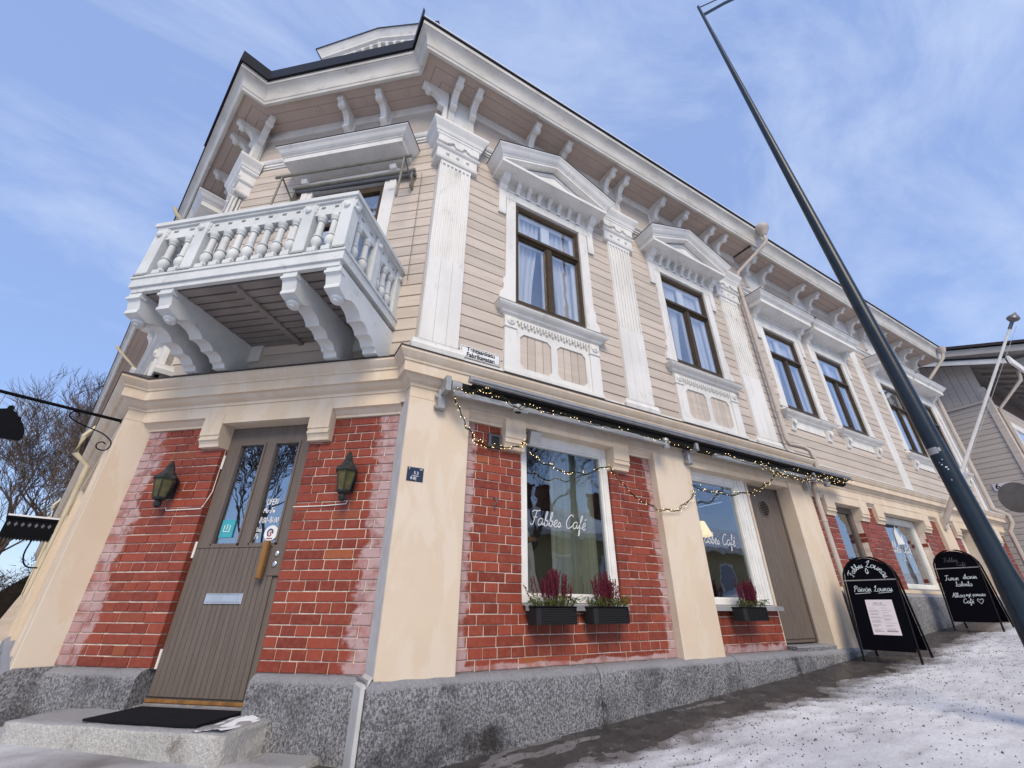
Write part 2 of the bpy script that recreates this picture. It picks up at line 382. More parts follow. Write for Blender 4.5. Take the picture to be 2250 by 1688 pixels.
def sweep(LG, prof, xEnd, tEnd, closed=True, sel=None):
    """prof: list of (offset, z). sel=(i,j): only the path corners i..j"""
    mb = MB(); rows = []
    for d, z in prof:
        p = path_at(LG, d, xEnd, tEnd)
        if sel: p = p[sel[0]:sel[1]+1]
        rows.append([(q.x, q.y, z) for q in p])
    n, m = len(rows[0]), len(rows); vs = [q for r in rows for q in r]; fs = []
    rng = range(m) if closed else range(m-1)
    for j in rng:
        for i in range(n-1): fs.append((j*n+i, j*n+i+1, ((j+1) % m)*n+i+1, ((j+1) % m)*n+i))
    if closed: fs += [tuple(j*n for j in range(m)), tuple(j*n+n-1 for j in reversed(range(m)))]
    return mb.add(vs, fs)
def holes_split(a0, a1, z0, z1, holes):
    """intervals of [a0,a1] left free by holes that cover the band z0..z1 (by its middle)"""
    zm = (z0+z1)/2; iv = [(a0, a1)]
    for h in holes:
        if h[2] < zm < h[3]:
            nv = []
            for a, b in iv:
                if h[1] <= a or h[0] >= b: nv.append((a, b)); continue
                if h[0] > a: nv.append((a, h[0]))
                if h[1] < b: nv.append((h[1], b))
            iv = nv
    return iv
def wall_boxes(mb, x0, x1, y0, y1, z0, z1, holes):
    zs = sorted({z0, z1, *[min(max(h[2], z0), z1) for h in holes], *[min(max(h[3], z0), z1) for h in holes]})
    for a, b in zip(zs, zs[1:]):
        if b-a < 1e-4: continue
        for i, j in holes_split(x0, x1, a, b, holes): mb.box(i, j, y0, y1, a, b)
    return mb

# ------------------------------------------------------------------ the corner building
corner = thing('corner_building', 'two-storey corner building with beige wooden upper floor over red brick cafe ground floor', 'building')
wing = thing('side_building', 'lower adjoining beige wooden building with grey granite base, next to the street lamp pole', 'building', (6.7, 0, 0))
rng = random.Random(7)

# ---- bricks -------------------------------------------------------
BRICKS = {corner: [], wing: []}
def brick_panel(bld, M, x0, x1, z0, z1, yf, n, holes=(), frost=(), seed=1, back=.12):
    r = random.Random(seed)
    mb = wall_boxes(MB(), x0+.004, x1-.004, yf+.011, yf+back, z0, z1, [(h[0]-.012, h[1]+.012, h[2], h[3]) for h in holes])
    panel = build(mb, 'brick_panel', 'mortar', bld, M)
    mat = brick_mat('brick_%d' % seed, panel, frost)
    h = (z1-z0)/n
    for k in range(n):
        a, b = z0+k*h, z0+(k+1)*h; head = (k % 2 == 1)
        for i0, i1 in holes_split(x0, x1, a, b, holes):
            x = i0; L = .1345 if head else .269; first = True
            while x < i1-.012:
                l = L
                if first and not head: l = .2025 if (k//2) % 2 == 0 else .0675+.269
                if first and not head and l > .3: l = .12
                if head and not first and r.random() < .06: l = .269
                if not head and not first and r.random() < .10: l = .1345
                if i1-(x+l) < .055: l = i1-x
                l = min(l, i1-x); first = False
                BRICKS[bld].append((panel, mat, M, x+.0045+r.uniform(-.001, .001), x+l-.0045, yf+r.uniform(-.0025, .0025), a+.0045+r.uniform(-.0015, .0015), b-.0045+r.uniform(-.0012, .0006), back))
                x += l
    return panel
BMESH = {}
def flush_bricks(bld, limit=300):
    items = []
    for it in BRICKS[bld]:
        panel, mat, M, a, b, y, z0, z1, back = it
        q = [project(M @ Vector(p)) for p in ((a, y, z0), (b, y, z0), (b, y, z1), (a, y, z1))]
        if None in q: continue
        ar = abs(sum(q[i][0]*q[(i+1) % 4][1]-q[(i+1) % 4][0]*q[i][1] for i in range(4)))/2
        if max(p[0] for p in q) < 0 or min(p[0] for p in q) > 2250: ar = 0
        items.append((ar, it))
    items.sort(key=lambda t: -t[0]); rest = {}
    for i, (ar, (panel, mat, M, a, b, y, z0, z1, back)) in enumerate(items):
        if i < limit:
            l = round(b-a, 2); key = (l, mat.name)
            if key not in BMESH:
                BMESH[key] = MB().box(0, l, 0, back-.012, 0, z1-z0, .004).mesh('brick', mat)
            o = link('brick', BMESH[key], panel, M @ T(a, y, z0) @ RZ(rng.uniform(-.006, .006)))
            o.matrix_basis = o.matrix_basis @ Matrix.Diagonal(((b-a)/l, 1, 1, 1))
        else:
            mb = rest.setdefault(mat.name, (MB(), mat, M, panel))[0]; mb.box(a, b, y, y+back-.012, z0, z1, .004)
    if rest:                              # the remaining, smaller-looking bricks, one part
        bm = MB(); mats = []; idx = []
        for mb, mat, M, panel in rest.values():
            mats.append(mat); f0 = len(bm.f); bm.add([M @ Vector(v) for v in mb.v], mb.f); idx += [len(mats)-1]*(len(bm.f)-f0)
        me = bpy.data.meshes.new('brick_remainder'); me.from_pydata(bm.v, [], bm.f)
        for m_ in mats: me.materials.append(m_)
        me.polygons.foreach_set('material_index', idx); b2 = bmesh.new(); b2.from_mesh(me); bmesh.ops.recalc_face_normals(b2, faces=b2.faces); b2.to_mesh(me); b2.free()
        tag(link('brick_remainder', me, bld), kind='stuff')

# ---- siding -------------------------------------------------------
SB = {}
def siding(bld, M, x0, x1, z0, z1, holes=(), mat='siding', pitch=.1555, y=0.0, joined=False):
    build(wall_boxes(MB(), x0, x1, y+.004, y+.06, z0, z1, holes), 'wall_sheathing', 'siding_back', bld, M)
    n = int(round((z1-z0)/pitch)); h = (z1-z0)/n; J = MB()
    prof = [(.006, .001), (-.016, .006), (-.016, h-.011), (-.002, h-.002), (.006, h-.002)]
    for k in range(n):
        for a, b in holes_split(x0, x1, z0+k*h, z0+(k+1)*h, holes):
            if b-a < .02: continue
            if joined: J.extr([(p+y, q+z0+k*h) for p, q in prof], a, b)
            else:
                key = (round(b-a, 3), round(h, 4), mat)
                if key not in SB: SB[key] = MB().extr(prof, 0, b-a).mesh('siding_board', mat)
                link('siding_board', SB[key], bld, M @ T(a, y+rng.uniform(-.002, .002), z0+k*h))
    if joined: tag(build(J, 'siding_board', mat, bld, M), kind='stuff')

# ---- classical trim ------------------------------------------------
STUD = MB().lathe([(.024, 0), (.024, -.008), (.017, -.022), (.0, -.028)], n=8, axis='y').mesh('stud', 'trim', 40)
def pilaster(bld, M, x0, x1, yb=.12, z0=3.33, zcap=6.30, fl0=4.6, ztop=7.02, flutes=7, left_flutes=0):
    b = MB().box(x0, x1, -.042, yb, z0, zcap)
    for k in range(3): b.box(x0+.004+k*(x1-x0-.008)/3+.0015, x0+.004+(k+1)*(x1-x0-.008)/3-.0015, -.058, -.042, z0+.12, fl0)
    w = (x1-x0-.05)/flutes
    for i in range(flutes+1):
        c = x0+.025+i*w; b.box(max(x0+.004, c-.011), min(x1-.004, c+.011), -.058, -.042, fl0, zcap-.06)
    b.box(x0+.004, x1-.004, -.058, -.042, zcap-.06, zcap)
    if left_flutes:
        w = (yb+.03)/left_flutes
        for i in range(left_flutes+1):
            c = -.04+i*w; b.box(x0-.016, x0+.001, c, c+.02, fl0, zcap-.05)
    p = build(b, 'pilaster', 'trim', bld, M)
    c = MB().rings(x0, x1, yb, [(.055, z0), (.065, z0), (.075, z0+.05), (.06, z0+.09), (.058, z0+.115), (.05, z0+.12)])
    build(c, 'pilaster_base', 'trim', p, M)
    k = MB().rings(x0, x1, yb, [(.05, zcap), (.075, zcap+.005), (.085, zcap+.03), (.07, zcap+.05), (.07, zcap+.21), (.085, zcap+.215), (.10, zcap+.235), (.10, zcap+.25),
                                (.075, zcap+.26), (.08, zcap+.40), (.10, zcap+.42), (.115, zcap+.44), (.115, zcap+.47), (.125, zcap+.48), (.14, zcap+.53), (.175, zcap+.59), (.19, zcap+.62), (.19, ztop-.06), (.175, ztop-.05), (.03, ztop)])
    # scalloped apron under the abacus
    n = 9; wd = (x1-x0+.16)
    pts = [(x0-.08, zcap+.44)] + [(x0-.08+wd*i/40, zcap+.325-.035*(1 if abs(i-20) < 4 else (0 if 9 < i < 31 else .6))+(.03 if 12 < i < 16 or 24 < i < 28 else 0)) for i in range(41)] + [(x1+.08, zcap+.44)]
    k.extr(pts, -.105, -.07, 'y')
    build(k, 'capital', 'trim', p, M)
    for i in range(3):
        link('stud', STUD, p, M @ T(x0+(x1-x0)*(.17+.33*i), -.07, zcap+.13))
    return p

def scroll_profile():
    top = [(0, .50), (-.43, .50), (-.435, .455), (-.42, .43), (-.385, .425), (-.365, .40), (-.34, .365), (-.305, .36), (-.285, .385), (-.25, .39), (-.205, .37), (-.165, .33), (-.14, .28), (-.125, .235), (-.15, .225), (-.155, .195), (-.125, .175), (-.06, .17), (-.052, .15), (-.052, 0), (0, 0)]
    return top
BRK = {}
def eave_bracket(bld, M, x, ztop=7.79, foot=.69):
    if foot not in BRK:
        p = [(a*(.9 if a < -.06 else 1), (b-.5)*1.12 if b > .16 else (-foot if b < .01 else -.40)) for a, b in scroll_profile()]
        mb = MB().extr(p, -.045, .045)
        for i in (-.03, -.01, .01, .03): mb.box(i-.006, i+.006, -.06, -.052, -foot, -.44)
        BRK[foot] = (mb.mesh('eave_bracket', 'trim', 35), MB().lathe([(.0, -.058), (.026, -.056), (.036, -.047), (.036, .047), (.026, .056), (0, .058)], n=10, axis='x').mesh('bracket_knob', 'trim', 40))
    o = link('eave_bracket', BRK[foot][0], bld, M @ T(x, 0, ztop)); link('bracket_knob', BRK[foot][1], o, M @ T(x, -.30, ztop-.118))

DENT = MB().extr([(0, 0), (-.03, .0), (-.032, .035), (-.05, .05), (-.055, .09), (-.09, .11), (-.10, .15), (-.10, .19), (0, .19)], -.03, .03).mesh('dentil', 'trim', 30)
CONS = MB().extr([(0, 0), (-.045, -.02), (-.06, .03), (-.05, .10), (-.055, .42), (-.09, .46), (-.10, .52), (-.16, .54), (-.19, .58), (-.20, .64), (0, .64)], -.055, .055).mesh('console', 'trim', 30)
SCON = MB().extr([(0, 0), (-.05, 0), (-.06, .04), (-.06, .09), (-.09, .13), (-.10, .20), (0, .20)], -.07, .07).lathe([(.05, -.10), (.05, -.115), (.03, -.125), (0, -.128)], (0, 0, .13), 12, 'y').mesh('sill_console', 'trim', 30)
def hood(parent, M, cx, hw, z0, rise, depth=.43):
    """projecting window hood: soffit slab, crown moulding that rises to a low gable"""
    P = depth-.10; b = hw-depth
    mb = MB().box(cx-b-P, cx+b+P, -P, 0, z0-.05, z0)
    if rise: mb.extr([(cx-b-P+.12, z0), (cx+b+P-.12, z0), (cx, z0+rise-.02)], -P+.10, 0, 'y')
    prof = [(P-.10 if rise else P-.02, 0.0), (P, .0), (P, .035), (P+.012, .04), (P+.012, .055), (P+.03, .065), (P+.05, .085), (P+.075, .125), (P+.095, .145), (P+.10, .15), (P+.10, .172), (.0, .21)]
    vs, fs, m = [], [], len(prof)
    for p, h in prof:
        vs += [(cx-b-p, 0, z0+h), (cx-b-p, -p, z0+h), (cx, -p, z0+h+rise), (cx+b+p, -p, z0+h), (cx+b+p, 0, z0+h)]
    for j in range(m-1):
        for i in range(4): fs.append((5*j+i, 5*j+i+1, 5*j+6+i, 5*j+5+i))
    mb.add(vs, fs)
    o = build(mb, 'hood', 'trim', parent, M)
    fl = MB(); fl.add([(cx-b-depth-.008, .0, z0+.178), (cx-b-depth-.008, -depth-.008, z0+.178), (cx, -depth-.008, z0+.178+rise), (cx+b+depth+.008, -depth-.008, z0+.178), (cx+b+depth+.008, 0, z0+.178),
                     (cx-b, 0, z0+.225), (cx, 0, z0+.225+rise), (cx+b, 0, z0+.225), (cx-b-depth-.008, -.0, z0+.168), (cx-b-depth-.008, -depth-.008, z0+.168), (cx, -depth-.008, z0+.168+rise), (cx+b+depth+.008, -depth-.008, z0+.168), (cx+b+depth+.008, 0, z0+.168)],
                    [(0, 1, 2, 6, 5), (2, 3, 4, 7, 6), (8, 9, 1, 0), (9, 10, 2, 1), (10, 11, 3, 2), (11, 12, 4, 3)])
    build(fl, 'hood_flashing', 'flashing', parent, M)
    if rise:                              # small recessed triangle moulding
        t = MB()
        for (xa, za, xb, zb) in ((cx-.55, z0+.06, cx, z0+rise*.62+.05), (cx, z0+rise*.62+.05, cx+.55, z0+.06), (cx-.55, z0+.06, cx+.55, z0+.06)):
            t.tube([(xa, -P+.092, za), (xb, -P+.092, zb)], .012, 4)
        build(t, 'tympanum_moulding', 'trim', parent, M)
    return o
def curtain_sheet(x0, x1, z0, z1, y, waves, amp=.03, gather=0.0):
    mb = MB(); n = 40; vs, fs = [], []
    for j in range(7):
        f = j/6; sx = 1-gather*math.sin(f*math.pi*.5)**2*(1 if f < 1 else 1)
        for i in range(n+1):
            t = i/n; x = x0+(x1-x0)*t*sx; vs.append((x, y+amp*math.sin(t*waves*6.283)+amp*.4*math.sin(t*waves*2.7*6.283), z1+(z0-z1)*f))
    for j in range(6):
        for i in range(n): fs.append((j*(n+1)+i, j*(n+1)+i+1, (j+1)*(n+1)+i+1, (j+1)*(n+1)+i))
    return mb.add(vs, fs)
def upper_window(bld, M, x0, x1, z0=4.39, z1=6.15, style='pediment', y=0.0):
    cx = (x0+x1)/2; zt = z0+.685*(z1-z0); f = .045; M = M @ T(0, y, 0)
    fr = MB()
    for a, b, c, d in ((x0, x0+f, z0, z1), (x1-f, x1, z0, z1), (x0+f, x1-f, z1-f, z1), (x0+f, x1-f, z0, z0+f)): fr.box(a, b, -.012, .05, c, d)
    fr.box(x0+f, x1-f, -.022, .05, zt-.035, zt+.035); fr.box(x0+f, x1-f, -.04, -.022, zt-.03, zt-.008); fr.box(cx-.04, cx+.04, -.018, .05, z0+f, zt-.035)
    for a, b, c, d in ((x0+f, cx-.04, z0+f, zt-.035), (cx+.04, x1-f, z0+f, zt-.035), (x0+f, x1-f, zt+.035, z1-f)):
        g = .022
        for q in ((a, a+g, c, d), (b-g, b, c, d), (a+g, b-g, c, c+g), (a+g, b-g, d-g, d)): fr.box(q[0], q[1], -.004, .04, q[2], q[3])
    w = build(fr, 'window', 'window_brown', bld, M)
    for a, b, c, d in ((x0+f, cx-.04, z0+f, zt-.035), (cx+.04, x1-f, z0+f, zt-.035), (x0+f, x1-f, zt+.035, z1-f)):
        build(MB().box(a, b, .016, .022, c, d), 'pane', 'glass', w, M)
    s = MB()                              # white inner sashes
    for a, b in ((x0+f, cx), (cx, x1-f)):
        for q in ((a, a+.07, z0, z1), (b-.07, b, z0, z1), (a+.07, b-.07, z0, z0+.10), (a+.07, b-.07, zt-.06, zt+.06), (a+.07, b-.07, z1-.10, z1)): s.box(q[0], q[1], .06, .09, q[2], q[3])
    build(s, 'inner_sash', 'white_paint', w, M)
    n = MB()
    n.box(x0-.02, x0, .05, .55, z0-.1, z1+.02).box(x1, x1+.02, .05, .55, z0-.1, z1+.02).box(x0, x1, .05, .55, z1, z1+.02).box(x0, x1, .05, .55, z0-.06, z0-.04).box(x0, x1, .55, .57, z0-.06, z1+.02)
    build(n, 'window_recess', 'interior_blue', w, M)
    cu = curtain_sheet(x0+.03, x0+.03+(x1-x0)*.40, z0, z1-.02, .13, 6, .02, .35)
    c2 = curtain_sheet(x1-.03, x1-.03-(x1-x0)*.40, z0, z1-.02, .13, 6, .02, .25); cu.add(c2.v, c2.f)
    build(cu, 'curtain', 'curtain', w, M, 60)
    c = MB(); e = .185
    for sg in (-1, 1):
        xi = x0 if sg < 0 else x1
        c.extr([(xi, z0-.02), (xi+sg*e*1.25, z0-.02), (xi+sg*e*1.2, z0+.06), (xi+sg*e*.95, z0+.13), (xi+sg*e*.93, z0+.2), (xi+sg*e, z0+.22), (xi+sg*e*.96, z0+.30), (xi+sg*e*.80, z0+.34), (xi+sg*e*.80, z1+.02), (xi, z1+.02)], -.045, .05, 'y')
    c.box(x0-e*.95, x1+e*.95, -.05, .05, z1+.02, z1+.16); c.box(x0-e, x1+e, -.062, .05, z1+.16, z1+.185); c.box(x0-e*.95, x1+e*.95, -.04, .05, z1+.185, z1+.36)
    build(c, 'casing', 'trim', w, M)
    zh = z1+.40
    hood(w, M, cx, 1.03 if style == 'pediment' else .99, zh, .40 if style == 'pediment' else 0)
    if style == 'pediment':
        for i in range(7): link('dentil', DENT, w, M @ T(x0+.02+(x1-x0-.04)*i/6, -.04, zh-.24))
    else:
        d = MB()
        for i in range(18): d.lathe([(.022, -.04), (.022, -.062)], (x0-.06+(x1-x0+.12)*i/17, 0, zh-.15+(.02 if i % 2 else 0)), 6, 'y')
        tag(build(d, 'bead_row', 'trim', w, M), kind='stuff')
    for sg in (-1, 1): link('console', CONS, w, M @ T((x0 if sg < 0 else x1)+sg*.215, -.0, zh-.69))
    sx0, sx1 = x0-.13, x1+.13
    s = MB().rings(sx0, sx1, .05, [(.02, z0-.27), (.03, z0-.27), (.04, z0-.245), (.075, z0-.23), (.085, z0-.20), (.13, z0-.18), (.15, z0-.155), (.15, z0-.135), (.06, z0-.10), (.03, z0-.02)])
    build(s, 'sill', 'trim', w, M)
    fs = MB().rings(sx0, sx1, .05, [(.155, z0-.137), (.158, z0-.133), (.06, z0-.094), (.0, z0-.088)]); build(fs, 'sill_flashing', 'trim_grey', w, M)
    zs = z0-.27
    if style == 'pediment':
        zb = 3.37; a0, a1 = x0-.155, x1+.155; pz0, pz1 = zb+.09, zs-.185
        p1, p2 = (a0+.225, cx-.045), (cx+.045, a1-.225)
        ap = wall_boxes(MB(), a0, a1, -.03, .05, zb, zs, [(p1[0], p1[1], pz0, pz1), (p2[0], p2[1], pz0, pz1)])
        for pa, pb in (p1, p2):
            for xx, sx in ((pa, 1), (pb, -1)):
                for zz, sz in ((pz0, 1), (pz1, -1)): ap.extr([(xx, zz), (xx+sx*.055, zz), (xx, zz+sz*.055)], -.03, .02, 'y')
        for sg in (0, 1):
            xa = a0 if sg == 0 else a1-.16
            ap.box(xa, xa+.16, -.055, -.03, zb, zs-.15); ap.box(xa-.01, xa+.17, -.07, -.03, zs-.165, zs-.145); ap.box(xa, xa+.16, -.06, -.03, zs-.145, zs)
            ap.lathe([(.055, -.06), (.055, -.075), (.04, -.082), (.032, -.076), (.02, -.09), (0, -.092)], (xa+.08, 0, zs-.065), 14, 'y')
        ap.box(a0-.01, a1+.01, -.075, -.03, zb-.035, zb+.005)
        build(ap, 'apron', 'trim', w, M, 30)
        for pa, pb in (p1, p2):
            bw = (pb-pa)/4
            for i in range(4): build(MB().box(pa+i*bw+.003, pa+(i+1)*bw-.003, -.012, .03, pz0, pz1, .004), 'panel_board', 'siding', w, M)
        d = MB(); k = 24
        for i in range(k):
            xx = a0+.18+(a1-a0-.36)*(i+.5)/k; d.box(xx-.012, xx+.012, -.062, -.03, zs-.075, zs-.03)
            if i % 2: d.box(xx-.012, xx+.012, -.058, -.03, zs-.10, zs-.075)
        d.box(a0+.16, a1-.16, -.05, -.03, zs-.03, zs)
        tag(build(d, 'dentil_row', 'trim', w, M), kind='stuff')
    else:
        for sg in (-1, 1): link('sill_console', SCON, w, M @ T(cx+sg*(sx1-sx0-.18)/2, 0, zs-.2))
        build(MB().box(sx0+.2, sx1-.2, -.03, .0, zs-.13, zs), 'sill_board', 'trim', w, M)
    return w

# ---- upper floor, street side --------------------------------------
Z_WALL0, Z_ARCH = 3.33, 6.87
def win_hole(x0, x1, z0=4.39, z1=6.15, full=True): return (x0-.15, x1+.15, (3.3 if full else z0-.27), z1+.36)
WINS = [(1.184, 2.309), (4.062, 5.187)]
PILS = [(.03, .47), (2.90, 3.37), (5.68, 6.20)]
XE = 6.66
siding(corner, FR, .47, 2.90, Z_WALL0, Z_ARCH, [win_hole(*WINS[0])])
siding(corner, FR, 3.37, 5.68, Z_WALL0, Z_ARCH, [win_hole(*WINS[1])])
siding(corner, FR, 6.20, XE, Z_WALL0, Z_ARCH)
for w in WINS: upper_window(corner, FR, *w)
for i, p in enumerate(PILS): pilaster(corner, FR, *p, yb=.22 if i == 0 else .10)
build(MB().box(.47, XE, -.03, .03, 3.29, 3.375), 'base_board', 'trim', corner, FR)

# entablature, soffit, crown and roof edge run round the corner
LGU = legs(0.0, .03, .03, .12, .03)
XR, TL = XE, 26.0
build(sweep(LGU, [(.0, 6.87), (.03, 6.87), (.03, 6.90), (.045, 6.905), (.045, 6.95), (.06, 6.955), (.075, 6.985), (.08, 7.01), (.06, 7.02), (.0, 7.03)], XR, TL), 'architrave', 'trim', corner)
build(sweep(LGU, [(-.05, 7.02), (.012, 7.02), (.012, 7.63), (-.05, 7.63)], XR, TL), 'frieze', 'siding', corner)
build(sweep(LGU, [(-.05, 7.61), (.028, 7.61), (.028, 7.79), (-.05, 7.79)], XR, TL), 'frieze_band', 'trim', corner)
for a, b in ((.03, .16), (.167, .305), (.312, .46)):
    build(sweep(LGU, [(a, 7.788), (b, 7.788), (b+.003, 7.795), (b, 7.82), (a, 7.82)], XR, TL), 'soffit_board', 'soffit', corner)
build(sweep(LGU, [(0, 7.802), (.47, 7.802), (.47, 7.825), (0, 7.825)], XR, TL), 'soffit_sheathing', 'boards_dark', corner)
build(sweep(LGU, [(.445, 7.81), (.445, 7.748), (.457, 7.738), (.492, 7.738), (.497, 7.75), (.497, 7.79), (.507, 7.797), (.514, 7.83), (.520, 7.87), (.535, 7.92), (.56, 7.963), (.585, 7.988), (.60, 7.998), (.60, 8.012), (.618, 8.017), (.618, 8.10), (.57, 8.11)], XR+.15, TL), 'crown_moulding', 'trim_weathered', corner, None, 25)
build(sweep(LGU, [(.52, 8.11), (.626, 8.098), (.64, 8.10), (.64, 8.135), (.626, 8.143), (-.6, 8.60), (-4.0, 9.9), (-4.0, 9.8)], XR+.2, TL), 'roof', 'roof_metal', corner)
build(sweep(LGU, [(.615, 8.15), (.628, 8.19), (.54, 8.29), (-.6, 8.74), (-3.5, 9.85), (-3.5, 9.75), (-.6, 8.61)], XR+.2, TL, True, (0, 1)), 'roof_snow', 'snow_clean', corner, None, 40)
# tall black sheet-metal upstand on the cut-off corner
build(sweep(LGU, [(.628, 8.085), (.656, 8.085), (.66, 8.30), (.628, 8.30)], XR, 1.3, True, (1, 5)), 'roof_upstand', 'roof_metal', corner)
# brackets and stiles
def stile(M, x, w=.17): build(MB().box(x-w/2, x+w/2, -.03, .02, 7.03, 7.612), 'frieze_stile', 'trim', corner, M)
for x in (.10, .41, 2.97, 3.28, 5.56, 5.95): eave_bracket(corner, FR, x, 7.79, .69 if x < 1 else .64)
for x in (1.42, 2.03, 4.18, 4.80): eave_bracket(corner, FR, x, 7.79, .64)
for x in (.255, 3.12, 5.76): stile(FR, x, .42)
for x in (1.42, 2.03, 4.18, 4.80): stile(FR, x)
for a, b in ((.52, 1.28), (2.17, 2.86), (3.38, 4.04), (4.94, 5.50)):          # raised frames of the frieze panels
    m = MB()
    for q in ((a, b, 7.06, 7.075), (a, b, 7.56, 7.575), (a, a+.015, 7.075, 7.56), (b-.015, b, 7.075, 7.56)): m.box(q[0], q[1], -.02, .0, q[2], q[3])
    build(m, 'frieze_panel_moulding', 'siding', corner, FR)
ROS = MB().lathe([(.055, 0), (.055, -.008), (.042, -.012), (.036, -.006), (.02, -.006), (.014, -.014), (0, -.016)], n=14).mesh('soffit_rosette', 'soffit', 40)
for x in (.25, 1.05, 2.45, 3.75, 4.45): link('soffit_rosette', ROS, corner, FR @ T(x, -.25, 7.788))
for u in (-.45, -1.15, -1.9): link('soffit_rosette', ROS, corner, FC @ T(u, -.27, 7.788))

# ---- upper floor, cut-off corner -----------------------------------
DOORU = (-1.72, -.64)                       # balcony door opening in chamfer coordinates (u = -s)
YC = -.03
siding(corner, FC, -CW-.05, .07, Z_WALL0, Z_ARCH, [(DOORU[0]-.12, DOORU[1]+.12, 3.60, 6.2)], y=YC)
w = DOORU; fr = MB()
for a, b, c, d in ((w[0], w[0]+.06, 3.62, 6.07), (w[1]-.06, w[1], 3.62, 6.07), (w[0]+.06, w[1]-.06, 5.97, 6.07), (w[0]+.06, w[1]-.06, 5.42, 5.50)): fr.box(a, b, YC-.02, YC+.05, c, d)
cxm = (w[0]+w[1])/2; fr.box(cxm-.05, cxm+.05, YC-.02, YC+.05, 3.62, 5.42)
for a in (w[0]+.06, cxm+.05): fr.box(a, a+.43, YC-.01, YC+.04, 3.62, 4.30)
bd = build(fr, 'balcony_door', 'window_brown', corner, FC)
for a, b, c, d in ((w[0]+.06, w[1]-.06, 5.50, 5.97), (w[0]+.06, cxm-.05, 4.3, 5.42), (cxm+.05, w[1]-.06, 4.3, 5.42)): build(MB().box(a, b, YC+.015, YC+.02, c, d), 'pane', 'glass', bd, FC)
build(MB().box(w[0], w[1], .9, .92, 3.5, 6.1).box(w[0]-.02, w[0], .02, .9, 3.5, 6.1).box(w[1], w[1]+.02, .02, .9, 3.5, 6.1).box(w[0], w[1], .02, .9, 6.08, 6.1), 'door_recess', 'interior_blue', bd, FC)
build(curtain_sheet(w[0]+.05, w[1]-.05, 5.45, 6.0, .16, 7, .03), 'curtain', 'curtain', bd, FC, 60)
c = MB(); e = .17
c.box(w[0]-e, w[0], YC-.05, .03, 3.4, 6.12).box(w[1], w[1]+e, YC-.05, .03, 3.4, 6.12).box(w[0]-e, w[1]+e, YC-.055, .03, 6.12, 6.26).box(w[0]-e-.02, w[1]+e+.02, YC-.075, .03, 6.26, 6.30)
build(c, 'casing', 'trim', bd, FC)
for i in range(7): build(MB().lathe([(.03, YC-.055), (.028, YC-.07), (0, YC-.075)], (w[0]+.05+i*(w[1]-w[0]-.1)/6, 0, 6.19), 8, 'y'), 'stud', 'trim', bd, FC, 40)
for x in (w[0]-.12, w[1]+.12): link('console', CONS, bd, FC @ T(x, YC-.03, 5.92) @ Matrix.Diagonal((.8, .55, .62, 1)))
hood(bd, FC @ T(0, YC, 0), cxm-.01, .97, 6.50, 0, .44)
# folded sun blind frame over the balcony
bl = MB().tube([(-2.08, YC-.34, 6.13), (-.14, YC-.34, 6.10)], .022, 6).tube([(-2.0, YC-.09, 6.20), (-.2, YC-.09, 6.17)], .03, 8)
for x in (-1.98, -.24): bl.tube([(x, YC-.34, 6.12), (x, YC-.36, 5.35)], .014, 6).tube([(x, YC-.34, 6.12), (x+.0, YC-.05, 5.95)], .012, 5).box(x-.012, x+.012, YC-.10, YC, 5.88, 6.22)
bl.tube([(-.12, YC-.05, 6.15), (-.10, YC-.05, 4.3)], .004, 4)
bbl = build(bl, 'balcony_blind', 'blind_metal', corner, FC, 50)
build(MB().tube([(-2.0, YC-.06, 6.155), (-.2, YC-.06, 6.125)], .03, 10), 'rolled_fabric', 'metal_dark', bbl, FC, 50)
for x in (-.85, -1.45): eave_bracket(corner, FC @ T(0, YC, 0), x+.0, 7.79, .64)
for x in (-.85, -1.45): build(MB().box(x-.085, x+.085, YC-.03, YC+.02, 7.03, 7.612), 'frieze_stile', 'trim', corner, FC)
# brackets that turn the corner: on the returns and the left facade
FRr = T(.03, 0, 0) @ RZ(-math.pi/2)         # R return, looking from -X
eave_bracket(corner, FRr, .02, 7.79, .69)
FLu = FL @ T(0, .12, 0)
for t in (.10, .42, 1.35, 2.0, 2.9, 3.3): eave_bracket(corner, FLu, -t, 7.79, .64)
FLr = FL @ T(-.03, .12, 0) @ RZ(math.pi/2)
eave_bracket(corner, FLr, -.02, 7.79, .69); build(MB().box(-.09, .05, -.035, .03, 7.03, 7.612), 'frieze_stile', 'trim', corner, FLr)

# ---- left facade (seen at a grazing angle) --------------------------
pl = pilaster(corner, FL @ T(0, .12, 0), -.47, -.03, yb=.12, left_flutes=0)
fb = MB()
for i in range(5): fb.box(-.03, -.012, .10+i*.045-.05, .10+i*.045-.025, 4.6, 6.25)
build(fb, 'flute_ribs', 'trim', pl, FL)
build(wall_boxes(MB(), -24, -.03, .12, .18, 3.3, 7.03, []), 'side_wall', 'siding', corner, FL)
for k in range(4):
    c0 = -1.75-3.1*k
    if k < 2:
        upper_window(corner, FL @ T(0, .105, 0), c0-.56, c0+.56)
    pilaster(corner, FL @ T(0, .12, 0), c0-1.85, c0-1.4, yb=.05)

